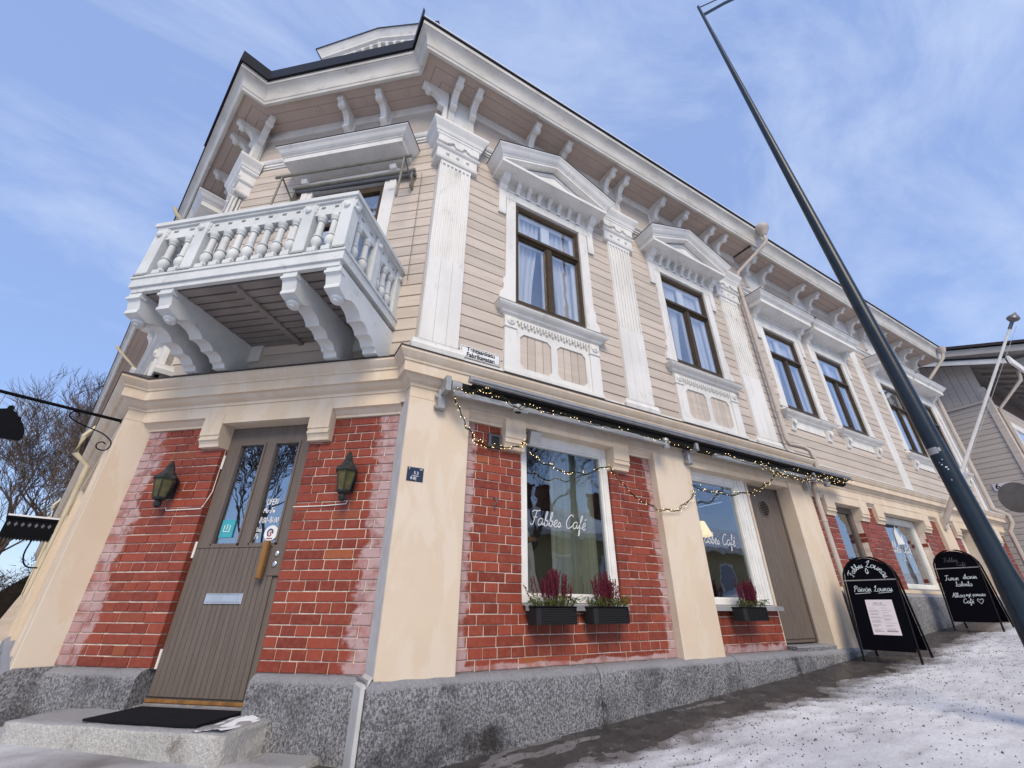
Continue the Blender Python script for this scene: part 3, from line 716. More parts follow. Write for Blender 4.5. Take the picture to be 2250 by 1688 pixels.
# ---- balcony --------------------------------------------------------
BU0, BU1, BY = -2.36, -.17, -1.12
ff = MB().box(BU0, BU1, BY, BY+.05, 3.655, 3.75).box(BU0+.03, BU1-.03, BY+.02, BY+.06, 3.60, 3.655).box(BU0, BU0+.05, BY+.05, YC, 3.655, 3.75).box(BU1-.05, BU1, BY+.05, YC, 3.655, 3.75)
ff.box(BU0-.012, BU1+.012, BY-.012, BY+.06, 3.75, 3.775).box(BU0-.012, BU0+.06, BY+.06, YC, 3.75, 3.775).box(BU1-.06, BU1+.012, BY+.06, YC, 3.75, 3.775)
bal = build(ff, 'balcony', 'balcony_white', corner, FC)
nb = 10; bw = (abs(BY)-.10)/nb
for i in range(nb):
    y0 = BY+.07+i*bw; build(MB().box(BU0+.05, BU1-.05, y0+.012, y0+bw-.010, 3.595+rng.uniform(-.004, .004), 3.64), 'floor_board', 'boards_dark', bal, FC)
build(MB().box(BU0+.05, BU1-.05, BY+.06, YC-.02, 3.642, 3.652), 'deck', 'siding_back', bal, FC)
build(MB().box((BU0+BU1)/2-.03, (BU0+BU1)/2+.03, BY+.08, YC-.01, 3.57, 3.594), 'floor_batten', 'boards_dark', bal, FC)
hr = MB()                                    # handrail and pierced sub-rail
hr.box(BU0-.02, BU1+.02, BY-.03, BY+.10, 4.42, 4.465).box(BU0-.02, BU0+.11, BY+.10, YC, 4.42, 4.465).box(BU1-.11, BU1+.02, BY+.10, YC, 4.42, 4.465)
hr.box(BU0, BU1, BY-.012, BY+.085, 4.395, 4.42).box(BU0, BU0+.09, BY+.085, YC, 4.395, 4.42).box(BU1-.09, BU1, BY+.085, YC, 4.395, 4.42)
build(hr, 'handrail', 'balcony_white', bal, FC)
BAL = MB().box(-.042, .042, -.042, .042, 0, .045).lathe([(.03, .045), (.038, .052), (.03, .062), (.026, .075), (.042, .10), (.05, .13), (.045, .165), (.032, .19), (.043, .195), (.043, .207), (.031, .212), (.030, .36), (.028, .38), (.04, .385), (.04, .395), (.032, .40), (.046, .42), (.048, .44), (.048, .458)], n=12).mesh('baluster', 'balcony_white', 40)
def post(u, y, side):
    m = MB().box(u-.06, u+.06, y-.012, y+.10, 3.775, 4.395, .006)
    a = 0 if side == 'f' else 1
    for k in (-1, 1):
        if side == 'f': m.box(u+k*.06-(.02 if k < 0 else 0), u+k*.06+(.02 if k > 0 else 0), y+.0, y+.09, 4.34, 4.395).box(u+k*.06-(.012 if k < 0 else 0), u+k*.06+(.012 if k > 0 else 0), y+.0, y+.09, 4.29, 4.34)
        m.box(u-.066, u+.066, y-.018, y+.1, 3.775, 3.80)
    p = build(m, 'balcony_post', 'balcony_white', bal, FC)
    if side == 'f': build(MB().lathe([(.032, y-.012), (.03, y-.03), (.018, y-.038), (0, y-.04)], (u, 0, 4.31), 10, 'y'), 'stud', 'balcony_white', p, FC, 40)
    return p
def subrail(a, b, y, n, along='u', u=0):
    """rail with small arches above the balusters"""
    m = MB(); pts = [(a, 4.32), (b, 4.32), (b, 4.262), (a, 4.262)]
    def bx(p, q, z0, z1):
        m.box(p, q, y+.01, y+.075, z0, z1) if along == 'u' else m.box(u-.033, u+.033, p, q, z0, z1)
    bx(a, b, 4.255, 4.33); bx(a, b, 4.362, 4.395); step = (b-a)/n
    for i in range(n+1):
        c = a+i*step; bx(max(a, c-step*.34), min(b, c+step*.34), 4.33, 4.362)
    build(m, 'pierced_rail', 'balcony_white', bal, FC); m = MB(); m_ = m.box(a, b, y+.01, y+.075, 3.775, 3.795) if along == 'u' else m.box(u-.033, u+.033, a, b, 3.775, 3.795)
    build(m, 'bottom_rail', 'balcony_white', bal, FC)
FP = [BU0+.075, -1.80, -.64, BU1-.075]
for u in FP: post(u, BY, 'f')
for (a, b), n in zip(zip(FP, FP[1:]), (2, 7, 2)):
    subrail(a+.06, b-.06, BY, n)
    for i in range(n): link('baluster', BAL, bal, FC @ T(a+.06+(b-a-.12)*(i+.5)/n, BY+.042, 3.797))
for u in (BU0+.075, BU1-.075):
    ys = [BY+.06, BY+.53, YC-.06]
    for y in ys[1:]: post(u, y-.045, 's')
    for (a, b), n in zip(zip(ys, ys[1:]), (2, 3)):
        subrail(a+.06, b-.06, 0, n, 'y', u)
        for i in range(n): link('baluster', BAL, bal, FC @ T(u, a+.06+(b-a-.12)*(i+.5)/n, 3.797))
    sd = 1 if u > -1 else -1
    for y in (BY+.05, BY+.53, YC-.06): build(MB().lathe([(.03, sd*.062), (.028, sd*.08), (.016, sd*.088), (0, sd*.09)], (u, y, 4.31), 10, 'x'), 'stud', 'balcony_white', bal, FC, 40)
CB = [(-.0, 3.60), (-1.06, 3.60), (-1.06, 3.535), (-1.045, 3.525), (-1.02, 3.44), (-1.03, 3.42), (-1.03, 3.395), (-1.0, 3.385), (-.955, 3.375), (-.91, 3.355), (-.87, 3.375), (-.83, 3.40), (-.77, 3.405), (-.70, 3.39), (-.655, 3.36), (-.63, 3.325), (-.60, 3.335), (-.545, 3.335), (-.50, 3.315), (-.475, 3.285), (-.44, 3.29), (-.395, 3.285), (-.36, 3.262), (-.345, 3.235), (-.32, 3.235), (-.30, 3.225), (-.29, 3.19), (0, 3.19)]
CBM = MB().extr(CB, -.07, .07).box(-.078, .078, -1.07, -1.0, 3.535, 3.56).mesh('corbel', 'balcony_white', 28)
CBK = MB().lathe([(.0, -.985), (.055, -.985), (.055, -.965), (.045, -.955), (.04, -.94), (.025, -.935)], n=14, axis='y')
CBK = MB().lathe([(0, -.055), (.02, -.052), (.03, -.04), (.045, -.038), (.055, -.028), (.055, 0)], n=14).mesh('corbel_boss', 'balcony_white', 40)
for u in (BU0+.085, -1.93, -.67, BU1-.085):
    o = link('corbel', CBM, bal, FC @ T(u, YC, 0)); link('corbel_boss', CBK, o, FC @ T(u, YC-.92, 3.362) @ Matrix.Rotation(rad(-20), 4, 'X'))

# ---- ground floor masonry ---------------------------------------------
LGM = legs(-.12, 0, .09, 0, 0)
ZB0, ZB1 = .555, 2.665
for a, b in ((0, .615), (3.12, 3.76)): build(MB().box(a, b, -.12, .30, .54, 2.80, .006), 'pillar', 'plaster', corner, FR)
build(MB().extr([(5.98, -.12), (6.53, -.12), (6.60, -.10), (6.60, .30), (5.98, .30)], .54, 2.80, 'z'), 'pillar', 'plaster', corner, FR)
build(MB().box(-.62, 0, 0, .45, .54, 2.80, .006), 'pillar', 'plaster', corner, FL)
build(sweep(LGM, [(-.2, 2.755), (.003, 2.755), (.003, 2.93), (-.2, 2.93)], 6.60, TL), 'entablature', 'plaster', corner)
build(sweep(LGM, [(-.1, 2.862), (.014, 2.862), (.014, 2.895), (.026, 2.90), (.05, 2.91), (.072, 2.93), (.082, 2.952), (.115, 2.952), (.115, 3.052), (.128, 3.057), (.132, 3.075), (.15, 3.092), (.172, 3.122), (.182, 3.137), (.182, 3.163), (-.1, 3.315)], 6.63, TL), 'cornice', 'plaster', corner, None, 25)
build(sweep(LGM, [(.180, 3.166), (.190, 3.160), (.190, 3.172), (-.12, 3.338), (-.12, 3.33)], 6.64, TL), 'cornice_flashing', 'flashing', corner)
def panel_moulding(bld, M, x0, x1, yf, zt=2.757, d=.09):
    build(MB().extr([(yf+.02, zt-.092), (yf-.018, zt-.092), (yf-.022, zt-.07), (yf-.04, zt-.055), (yf-.06, zt-.03), (yf-.075, zt-.022), (yf-d-.008, zt-.018), (yf-d-.008, zt), (yf+.02, zt)], x0, x1), 'panel_moulding', 'plaster', bld, M)
def lintel(bld, M, x0, x1, yf, w=.22, zl=2.665, zc=2.43, d=.095, back=.12):
    """plaster lintel with stepped corbel blocks either side of an opening"""
    mb = MB().box(x0, x1, yf-d, yf+back, zl, 2.775)
    lo = build(mb, 'lintel', 'plaster', bld, M)
    for a, b in ((x0-w, x0), (x1, x1+w)):
        c = MB().extr([(yf+back, zc), (yf-d+.035, zc), (yf-d+.03, zc+.03), (yf-d+.015, zc+.055), (yf-d, zc+.065), (yf-d, zc+.085), (yf-d+.008, zc+.09), (yf-d+.008, zc+.11), (yf-d-.004, zc+.115), (yf-d-.004, 2.77), (yf+back, 2.77)], a, b)
        build(c, 'lintel_corbel', 'plaster', lo, M)
# cut-off corner with the cafe door
D0, D1 = -1.885, -.915
brick_panel(corner, FC, -CW, 0, ZB0, ZB1, 0.0, 26, [(D0, D1, .2, 3.0)], [(0, -CW, .34, 1), (0, 0, .24, -1)], 11, .14)
lintel(corner, FC, -1.885, -.90, 0.0, .225)
panel_moulding(corner, FC, -CW-.03, -2.112, 0); panel_moulding(corner, FC, -.672, .03, 0)
build(MB().box(-2.112, -.672, .0, .16, 2.70, 2.95), 'lintel_back', 'plaster', corner, FC)
# street side: panel round the shop window
W1 = (1.26, 2.455); YB = -.03
brick_panel(corner, FR, .615, 3.12, ZB0, ZB1, YB, 26, [(W1[0], W1[1], 1.03, 3.0)], [(0, .615, .15, 1), (0, 3.12, .14, -1), (2, ZB0, .06, 1)], 12, .14)
lintel(corner, FR, W1[0], W1[1], YB, .24, 2.685)
panel_moulding(corner, FR, .615, W1[0]-.24, YB); panel_moulding(corner, FR, W1[1]+.24, 3.12, YB)
brick_panel(corner, FR, 3.76, 5.10, ZB0, 1.015, .0, 5, [], [(0, 3.76, .10, 1), (2, ZB0, .12, 1)], 13, .14)
build(MB().box(3.76, 5.98, -.10, .25, 2.66, 2.77), 'lintel', 'plaster', corner, FR)
build(MB().box(5.10, 5.14, .02, .26, .56, 2.66).box(5.14, 5.98, .20, .26, .3, 2.66), 'door_reveal', 'plaster', corner, FR)

def shop_window(bld, M, x0, x1, z0, z1, y, fw=.07, right_post=0.0, sillmat='metal_grey', mat='white_paint'):
    f = MB()
    f.box(x0, x0+fw, y-.02, y+.08, z0, z1).box(x1-fw-right_post, x1, y-.02, y+.08, z0, z1).box(x0+fw, x1-fw-right_post, y-.02, y+.08, z1-.10, z1).box(x0+fw, x1-fw-right_post, y-.02, y+.08, z0, z0+.06)
    xi0, xi1 = x0+fw, x1-fw-right_post
    for a, b, c, d in ((xi0, xi0+.02, z0+.06, z1-.10), (xi1-.02, xi1, z0+.06, z1-.10), (xi0+.02, xi1-.02, z1-.12, z1-.10), (xi0+.02, xi1-.02, z0+.06, z0+.08)): f.box(a, b, y-.005, y+.05, c, d)
    if right_post:
        for k in range(3): f.box(x1-fw-right_post+.02+k*(right_post+.02)/3, x1-fw-right_post+.05+k*(right_post+.02)/3, y-.03, y-.02, z0, z1)
    w = build(f, 'shop_window', mat, bld, M)
    build(MB().box(xi0, xi1, y+.02, y+.027, z0+.06, z1-.10), 'pane', 'glass_shop', w, M)
    build(MB().extr([(y+.02, z0), (y-.13, z0-.02), (y-.135, z0-.065), (y-.125, z0-.065), (y-.12, z0-.03), (y+.02, z0-.012)], x0-.01, x1+.01), 'sill', sillmat, w, M)
    return w
sw1 = shop_window(corner, FR, W1[0]+.005, W1[1]-.005, 1.05, 2.685, .03)
sw2 = shop_window(corner, FR, 3.765, 5.09, 1.05, 2.66, .05, .07, .18)
# side door beside the second shop window
sd = build(MB().box(5.15, 5.97, .10, .14, .62, 2.655), 'side_door', 'door_brown', corner, FR)
n = 13; bw = .74/n
for i in range(n): build(MB().box(5.19+i*bw+.002, 5.19+(i+1)*bw-.002, .085, .10, .66, 2.62, .004), 'door_board', 'door_brown', sd, FR)
build(MB().box(5.15, 5.185, .07, .13, .62, 2.655).box(5.935, 5.97, .07, .13, .62, 2.655), 'door_frame', 'door_brown', sd, FR)
v = MB().lathe([(.12, .085), (.12, .073), (.105, .073), (.105, .085)], (5.53, 0, 2.33), 20, 'y')
for k in range(7): v.box(5.53-.09, 5.53+.09, .075, .085, 2.25+k*.025, 2.258+k*.025)
build(v, 'round_vent', 'door_brown', sd, FR, 40)
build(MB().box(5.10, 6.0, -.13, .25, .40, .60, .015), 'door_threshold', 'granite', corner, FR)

# interior of the cafe, seen through the panes
room = MB().box(.62, 6.4, 2.4, 2.45, .6, 2.75).box(.56, .6, .14, 2.4, .6, 2.75).box(6.4, 6.45, .2, 2.4, .6, 2.75).box(.6, 6.4, .2, 2.4, .55, .6).box(.6, 6.4, .15, 2.4, 2.76, 2.80)
rm = build(room, 'cafe_interior', 'interior_wall', corner, FR)
build(MB().box(.62, 3.7, 1.0, 1.04, .6, 2.75), 'room_divider', 'interior', rm, FR)
cg = curtain_sheet(2.36, 1.75, 1.1, 2.62, .20, 7, .035, .0); build(cg, 'curtain', 'curtain_green', rm, FR, 60)
build(MB().box(1.1, 1.6, .25, .9, 1.62, 1.66), 'shelf', 'wood_handle', rm, FR)
arch = [(1.05, 1.0)] + [(1.35+.42*math.cos(a), 1.35+.72*math.sin(a)) for a in [math.pi*(1-i/16) for i in range(17)]] + [(1.9, 1.0)]
build(MB().extr(arch, .55, .60, 'y'), 'pale_screen', 'paper', rm, FR)
pl_ = thing('pendant_lamp', 'lit yellow pendant lamp hanging inside the cafe window', 'lamp', (4.47, .40, 1.9))
build(MB().lathe([(.03, .20), (.045, .19), (.12, 0), (.115, 0)], (4.47, .40, 1.90), 16), 'lamp_shade', 'lamp_glow', pl_, None, 40)
build(MB().tube([(4.47, .40, 2.09), (4.47, .40, 2.76)], .005, 5), 'cord', 'black_paint', pl_)

# the cafe door
YD = .07
dz0, dz1 = .335, 2.675
PA, PB = (-1.745, -1.443), (-1.349, -1.052)
d = MB()
d.box(D0, PA[0], YD, YD+.05, 1.50, dz1).box(PB[1], D1, YD, YD+.05, 1.50, dz1).box(PA[1], PB[0], YD, YD+.05, 1.50, dz1).box(PA[0], PA[1], YD, YD+.05, 2.49, dz1).box(PB[0], PB[1], YD, YD+.05, 2.49, dz1)
d.box(D0, D1, YD+.01, YD+.05, dz0, 1.50)
for a, b in (PA, PB):
    for q in ((a, a+.02, 1.52, 2.49), (b-.02, b, 1.52, 2.49), (a+.02, b-.02, 2.47, 2.49), (a+.02, b-.02, 1.50, 1.52)): d.box(q[0], q[1], YD-.012, YD+.02, q[2], q[3])
door = build(d, 'cafe_door', 'door_brown', corner, FC)
n = 17; bw = (D1-.10-D0)/n
for i in range(n): build(MB().box(D0+i*bw+.0015, D0+(i+1)*bw-.0015, YD-.006, YD+.01, dz0+.03, 1.485, .0035), 'door_board', 'door_brown', door, FC)
build(MB().box(D0, D1, YD-.012, YD+.01, 1.485, 1.50), 'door_rail', 'door_brown', door, FC)
for a, b in (PA, PB): build(MB().box(a+.015, b-.015, YD+.02, YD+.026, 1.51, 2.48), 'pane', 'glass_door', door, FC)
build(MB().box(D0-.01, D1+.01, .62, .64, .3, 2.7).box(D0-.03, D0-.01, .15, .62, .3, 2.7).box(D1+.01, D1+.03, .15, .62, .3, 2.7), 'vestibule', 'interior', door, FC)
build(MB().box(D0-.02, D1+.02, YD-.01, YD+.06, dz1, 2.72), 'door_head', 'window_brown', door, FC)
build(MB().box(-1.615, -1.25, YD-.016, YD-.004, 1.025, 1.112, .004).box(-1.60, -1.265, YD-.022, YD-.016, 1.04, 1.10, .003), 'letter_slot', 'chrome', door, FC)
hd = build(MB().box(-1.135, -1.085, YD-.075, YD-.04, 1.22, 1.53, .006), 'pull_handle', 'wood_handle', door, FC)
build(MB().tube([(-1.11, YD-.05, 1.27), (-1.11, YD, 1.27)], .01, 6).tube([(-1.11, YD-.05, 1.48), (-1.11, YD, 1.48)], .01, 6), 'handle_mount', 'metal_grey', hd, FC)
build(MB().box(-1.075, D1, YD-.014, YD-.004, 1.245, 1.485, .003), 'lock_plate', 'door_brown', door, FC)
for z in (1.425, 1.34): build(MB().lathe([(.024, YD-.014), (.024, YD-.024), (.015, YD-.03), (0, YD-.03)], (-1.018, 0, z), 14, 'y'), 'lock_cylinder', 'chrome', door, FC, 40)
for z in (2.30, 1.47, .62): build(MB().tube([(D0+.002, YD-.012, z-.07), (D0+.002, YD-.012, z+.07)], .011, 8), 'hinge', 'white_paint', door, FC, 40)
build(MB().box(D0, D1, YD-.03, YD+.1, .30, .325, .004), 'door_sill', 'slab', door, FC)
build(MB().box(D0, D1, YD-.02, YD+.0, .327, .352, .004), 'kick_strip', 'wood_handle', door, FC)
build(MB().box(-1.69, -1.555, YD+.008, YD+.018, 1.575, 1.735), 'square_sticker', 'teal', door, FC)
build(MB().box(-1.655, -1.59, YD+.004, YD+.008, 1.625, 1.63).box(-1.655, -1.65, YD+.004, YD+.008, 1.63, 1.685).box(-1.595, -1.59, YD+.004, YD+.008, 1.63, 1.685).box(-1.625, -1.62, YD+.004, YD+.008, 1.645, 1.695), 'sticker_mark', 'white_print', door, FC)
build(MB().lathe([(.068, YD+.018), (.068, YD+.010), (0, YD+.010)], (-1.15, 0, 1.605), 24, 'y'), 'round_sticker', 'enamel_white', door, FC)
stk = MB().ribbon(smooth_pts([(-1.172, 1.585), (-1.182, 1.615), (-1.162, 1.638), (-1.137, 1.63), (-1.129, 1.61)]), .012, YD+.006)
build(stk, 'sticker_mark', 'navy_print', door, FC)
build(MB().ribbon(smooth_pts([(-1.127, 1.60), (-1.142, 1.615), (-1.157, 1.605), (-1.142, 1.59), (-1.157, 1.58), (-1.182, 1.585)]), .009, YD+.007).box(-1.182, -1.122, YD+.004, YD+.006, 1.556, 1.562), 'sticker_mark', 'red_print', door, FC)

# granite base
def stone(x0, x1, M, prof, r, name='plinth_stone', mat='granite', bld=corner, yj=.006):
    """rough-hewn block: swept profile with a gridded, slightly uneven face"""
    nx = max(2, int((x1-x0)/.09)); vs, fs = [], []; m = len(prof)
    for i in range(nx+1):
        x = x0+(x1-x0)*i/nx
        for j, (y, z) in enumerate(prof):
            k = 0 if j in (0, m-1) or i in (0, nx) else 1
            vs.append((x, y+k*r.uniform(-yj, yj), z+k*r.uniform(-yj, yj)*.7))
    for i in range(nx):
        for j in range(m-1): fs.append((i*m+j, i*m+j+1, (i+1)*m+j+1, (i+1)*m+j))
    fs += [tuple(range(m)), tuple(range(nx*m, (nx+1)*m))[::-1]]
    return build(MB().add(vs, fs), name, mat, bld, M, 50)
pr = random.Random(3)
def plinth_prof(yf, zt, z0, back=.35):
    P = [(yf+back, zt), (yf+.03, zt), (yf-.012, zt-.012), (yf-.045, zt-.045), (yf-.055, zt-.07)]
    n = 9; P += [(yf-.055-.012*(i+1)/n, zt-.07+(z0-zt+.07)*(i+1)/n) for i in range(n)]
    return P + [(yf+back, z0)]
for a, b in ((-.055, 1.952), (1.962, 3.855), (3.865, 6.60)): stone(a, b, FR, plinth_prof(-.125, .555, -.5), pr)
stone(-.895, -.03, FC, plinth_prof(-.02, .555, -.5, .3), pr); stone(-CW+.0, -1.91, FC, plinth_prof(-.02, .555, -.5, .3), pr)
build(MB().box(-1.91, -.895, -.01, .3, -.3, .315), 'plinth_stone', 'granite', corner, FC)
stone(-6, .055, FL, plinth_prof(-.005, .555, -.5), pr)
build(MB().box(-25, -.62, .09, .4, .0, 2.95), 'side_wall', 'plaster', corner, FL)
for k in range(6): build(MB().box(-1.4-3.1*k-.55, -1.4-3.1*k, -.0, .3, .4, 2.86), 'pillar', 'plaster', corner, FL)
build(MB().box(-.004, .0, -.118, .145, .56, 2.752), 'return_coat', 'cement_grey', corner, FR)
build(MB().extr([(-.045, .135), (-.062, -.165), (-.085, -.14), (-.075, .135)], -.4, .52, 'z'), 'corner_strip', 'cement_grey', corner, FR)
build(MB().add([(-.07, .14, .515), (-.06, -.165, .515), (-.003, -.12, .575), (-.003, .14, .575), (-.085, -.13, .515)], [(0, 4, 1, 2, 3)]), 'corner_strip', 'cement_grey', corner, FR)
# attic gable that rises behind the corner
FD = FC @ T(-2.30, 1.1, .42)
dm = MB().box(-1.25, 1.25, 0, 2.5, 8.4, 12.1)
dm.extr([(-1.25, 12.1), (1.25, 12.1), (0, 12.42)], 0, 2.5, 'y')
dg = build(dm, 'attic_gable', 'trim_grey', corner, FD)
gv, gf = [], []
GP_ = [(.0, 0), (.10, 0), (.10, .05), (.16, .07), (.17, .11), (.22, .20), (.26, .26), (.27, .30), (0, .33)]
for p, h in GP_: gv += [(-1.25-p, 2.5, 12.05+h), (-1.25-p, -p, 12.05+h), (0, -p, 12.40+h), (1.25+p, -p, 12.05+h), (1.25+p, 2.5, 12.05+h)]
for j in range(len(GP_)-1):
    for i in range(4): gf.append((5*j+i, 5*j+i+1, 5*j+6+i, 5*j+5+i))
build(MB().add(gv, gf), 'gable_cornice', 'trim', dg, FD)
build(MB().add([(-1.53, 2.5, 12.35), (-1.53, -.28, 12.35), (0, -.28, 12.70), (1.53, -.28, 12.35), (1.53, 2.5, 12.35), (0, 2.5, 12.75)], [(0, 1, 2, 5), (2, 3, 4, 5)]).add([(-1.53, 2.5, 12.31), (-1.53, -.28, 12.31), (0, -.28, 12.66), (1.53, -.28, 12.31), (1.53, 2.5, 12.31), (-1.53, 2.5, 12.35), (-1.53, -.28, 12.35), (0, -.28, 12.70), (1.53, -.28, 12.35), (1.53, 2.5, 12.35)], [(0, 1, 6, 5), (1, 2, 7, 6), (2, 3, 8, 7), (3, 4, 9, 8)]), 'gable_roof', 'roof_metal', dg, FD)
GD = MB().extr([(0, 0), (-.06, .0), (-.08, .10), (-.12, .16), (-.12, .22), (0, .22)], -.035, .035).mesh('dentil', 'trim', 30)
for i in range(13):
    x = -1.2+i*.2; link('dentil', GD, dg, FD @ T(x, 0, 11.83+.35*(1-abs(x)/1.25)))

# downpipe of the corner building
XP = 6.36
dp = MB().lathe([(.045, -.02), (.06, .0), (.10, .10), (.13, .14), (.135, .20), (.12, .24), (.06, .25)], (6.76, -.70, 7.88), 14)
dp.tube([(6.76, -.70, 7.92), (6.76, -.70, 7.72), (6.74, -.66, 7.65), (XP+.03, -.17, 7.12), (XP, -.12, 7.0), (XP, -.11, 6.9), (XP, -.11, 3.52), (XP+.03, -.12, 3.43), (XP+.22, -.22, 3.38), (XP+.32, -.26, 3.33), (XP+.34, -.27, 3.22), (XP+.34, -.27, 2.95), (XP+.30, -.16, 2.80), (XP+.29, -.15, 2.7), (XP+.29, -.15, .75)], .037, 10)
build(dp, 'downpipe', 'gutter', corner, FR, 45)
CLAMP = MB().lathe([(.041, 0), (.044, .01), (.044, .03), (.041, .04)], n=10).mesh('pipe_clamp', 'gutter', 45)
for x, y, z in ((XP, -.11, 6.5), (XP, -.11, 5.2), (XP, -.11, 4.0), (XP+.29, -.15, 2.2), (XP+.29, -.15, 1.3)): link('pipe_clamp', CLAMP, corner, T(x, y, z))
flush_bricks(corner)

# ------------------------------------------------------------------ the adjoining building
FW = T(0, .05, 0); X0W, X1W = 6.68, 15.5
WW = [(7.01, 8.13), (8.91, 10.03), (11.85, 12.97), (13.72, 14.84)]; wz = (4.31, 6.07)
wh = [(a-.15, b+.15, wz[0]-.27, wz[1]+.36) for a, b in WW]
siding(wing, FW, X0W, 10.80, 3.28, 6.85, wh); siding(wing, FW, 11.12, 15.15, 3.28, 6.85, wh)
for a, b in WW: upper_window(wing, FW, a, b, wz[0], wz[1], 'flat')
for a, b in ((10.80, 11.12), (15.15, 15.5)):
    build(MB().box(a, b, -.035, .1, 3.26, 6.85, .006), 'corner_board', 'trim', wing, FW)
def wprof(p, name, mat, x0=X0W, x1=X1W, sm=None): return build(MB().extr([(-a, z-.04) for a, z in p], x0, x1), name, mat, wing, FW, sm)
wprof([(-.02, 6.87), (.03, 6.87), (.03, 6.90), (.045, 6.905), (.045, 6.95), (.075, 6.985), (.08, 7.01), (-.02, 7.03)], 'architrave', 'trim')
wprof([(-.05, 7.02), (.012, 7.02), (.012, 7.63), (-.05, 7.63)], 'frieze', 'siding')
wprof([(-.05, 7.61), (.028, 7.61), (.028, 7.79), (-.05, 7.79)], 'frieze_band', 'trim')
for a, b in ((.03, .16), (.167, .305), (.312, .46)): wprof([(a, 7.788), (b, 7.788), (b, 7.82), (a, 7.82)], 'soffit_board', 'soffit', X0W, X1W+.45)
wprof([(-.1, 7.802), (.47, 7.802), (.47, 7.825), (-.1, 7.825)], 'soffit_sheathing', 'boards_dark', X0W, X1W+.45)
wprof([(.445, 7.81), (.445, 7.748), (.457, 7.738), (.492, 7.738), (.497, 7.75), (.497, 7.79), (.507, 7.797), (.514, 7.83), (.520, 7.87), (.535, 7.92), (.56, 7.963), (.585, 7.988), (.60, 7.998), (.60, 8.012), (.618, 8.017), (.618, 8.10), (.57, 8.11)], 'crown_moulding', 'trim_weathered', X0W, X1W+.5, 25)
wprof([(.52, 8.11), (.64, 8.10), (.64, 8.135), (-.6, 8.55), (-4.0, 9.9), (-4.0, 9.7)], 'roof', 'roof_metal', X0W, X1W+.55)
wprof([(.61, 8.15), (.62, 8.19), (-.6, 8.70), (-3.6, 9.8), (-3.6, 9.76)], 'roof_snow', 'snow_clean', X0W, X1W+.5)
for x in (6.98, 7.55, 8.80, 9.40, 10.55, 11.35, 12.0, 12.7, 13.6, 14.3, 15.05): eave_bracket(wing, FW, x, 7.75, .64)
for x in (7.27, 9.10, 10.95, 12.35, 13.95): build(MB().box(x-.32, x+.32, -.03, .0, 6.995, 7.565), 'frieze_stile', 'trim', wing, FW)
# masonry floor of the wing
for k, (a, b) in enumerate(((X0W, 7.36), (8.20, 9.05), (10.72, 11.42), (11.95, 12.50), (13.42, 13.9), (14.7, 15.4))):
    brick_panel(wing, FW, a, b, 1.30, 2.665, -.05, 17, [], [(0, 11.95, .22, 1)] if k == 3 else [], 21+k, .14)
for a, b in ((7.36, 8.20), (9.05, 10.72), (12.50, 13.10), (13.9, 14.7)): lintel(wing, FW, a, b, -.05, .28, 2.60, 2.38, .057, .10)
for a, b in ((X0W, 7.08), (8.48, 8.77), (11.0, 11.42), (11.95, 12.22), (14.98, 15.4)): panel_moulding(wing, FW, a, b, -.05, 2.735, .055)
for a, b in ((11.42, 11.95), (13.105, 13.42)): build(MB().box(a, b, -.115, .2, 1.25, 2.8, .006), 'pillar', 'plaster', wing, FW)
wp = lambda p, n_, m_, s_=None: build(MB().extr([(-.09-a, z) for a, z in p], X0W, 15.45), n_, m_, wing, FW, s_)
wp([(-.25, 2.738), (.024, 2.738), (.024, 2.93), (-.25, 2.93)], 'entablature', 'plaster')
wp([(-.1, 2.865), (.034, 2.865), (.034, 2.90), (.05, 2.905), (.075, 2.93), (.09, 2.955), (.12, 2.955), (.12, 3.04), (.135, 3.045), (.155, 3.085), (.165, 3.10), (.165, 3.125), (-.1, 3.2)], 'cornice', 'plaster', 25)
wp([(.163, 3.127), (.175, 3.122), (.178, 3.14), (-.05, 3.27), (-.09, 3.28), (-.09, 3.2)], 'cornice_flashing', 'white_paint')
for a, b in ((X0W-.02, 8.6), (8.604, 10.9), (10.904, 13.2), (13.204, 15.45)): stone(a, b, FW, plinth_prof(-.09, 1.25, -.2), pr, bld=wing)
wp([(-.06, 1.25), (-.01, 1.25), (-.01, 1.305), (-.06, 1.305)], 'brick_bed', 'plaster')
nd = build(MB().box(7.36, 7.47, .05, .12, 1.25, 2.60).box(8.10, 8.20, .05, .12, 1.25, 2.60).box(7.47, 8.10, .05, .12, 2.50, 2.60).box(7.47, 8.10, .05, .12, 1.25, 1.36), 'narrow_window', 'door_brown', wing, FW)
build(MB().box(7.47, 8.10, .08, .086, 1.36, 2.50), 'pane', 'glass_shop', nd, FW)
sw3 = shop_window(wing, FW, 9.06, 10.71, 1.34, 2.60, .10, .09)
sw4 = shop_window(wing, FW, 12.51, 13.09, 1.34, 2.60, .10, .06); sw5 = shop_window(wing, FW, 13.91, 14.69, 1.34, 2.60, .10, .06)
wr = build(MB().box(6.75, 15.3, 2.2, 2.25, 1.0, 2.8).box(6.75, 15.3, .15, 2.2, 2.78, 2.82).box(6.75, 15.3, .2, 2.2, 1.0, 1.05).box(6.7, 6.75, .1, 2.2, 1, 2.8).box(15.3, 15.35, .1, 2.2, 1, 2.8), 'shop_interior', 'interior_wall', wing, FW)
fl = MB().extr([(9.75, 2.10), (10.06, 2.13), (10.05, 2.32), (9.98, 2.24), (9.90, 2.46), (9.78, 2.34)], .112, .116, 'y'); build(fl, 'window_film_mark', 'white_film', sw3, FW)
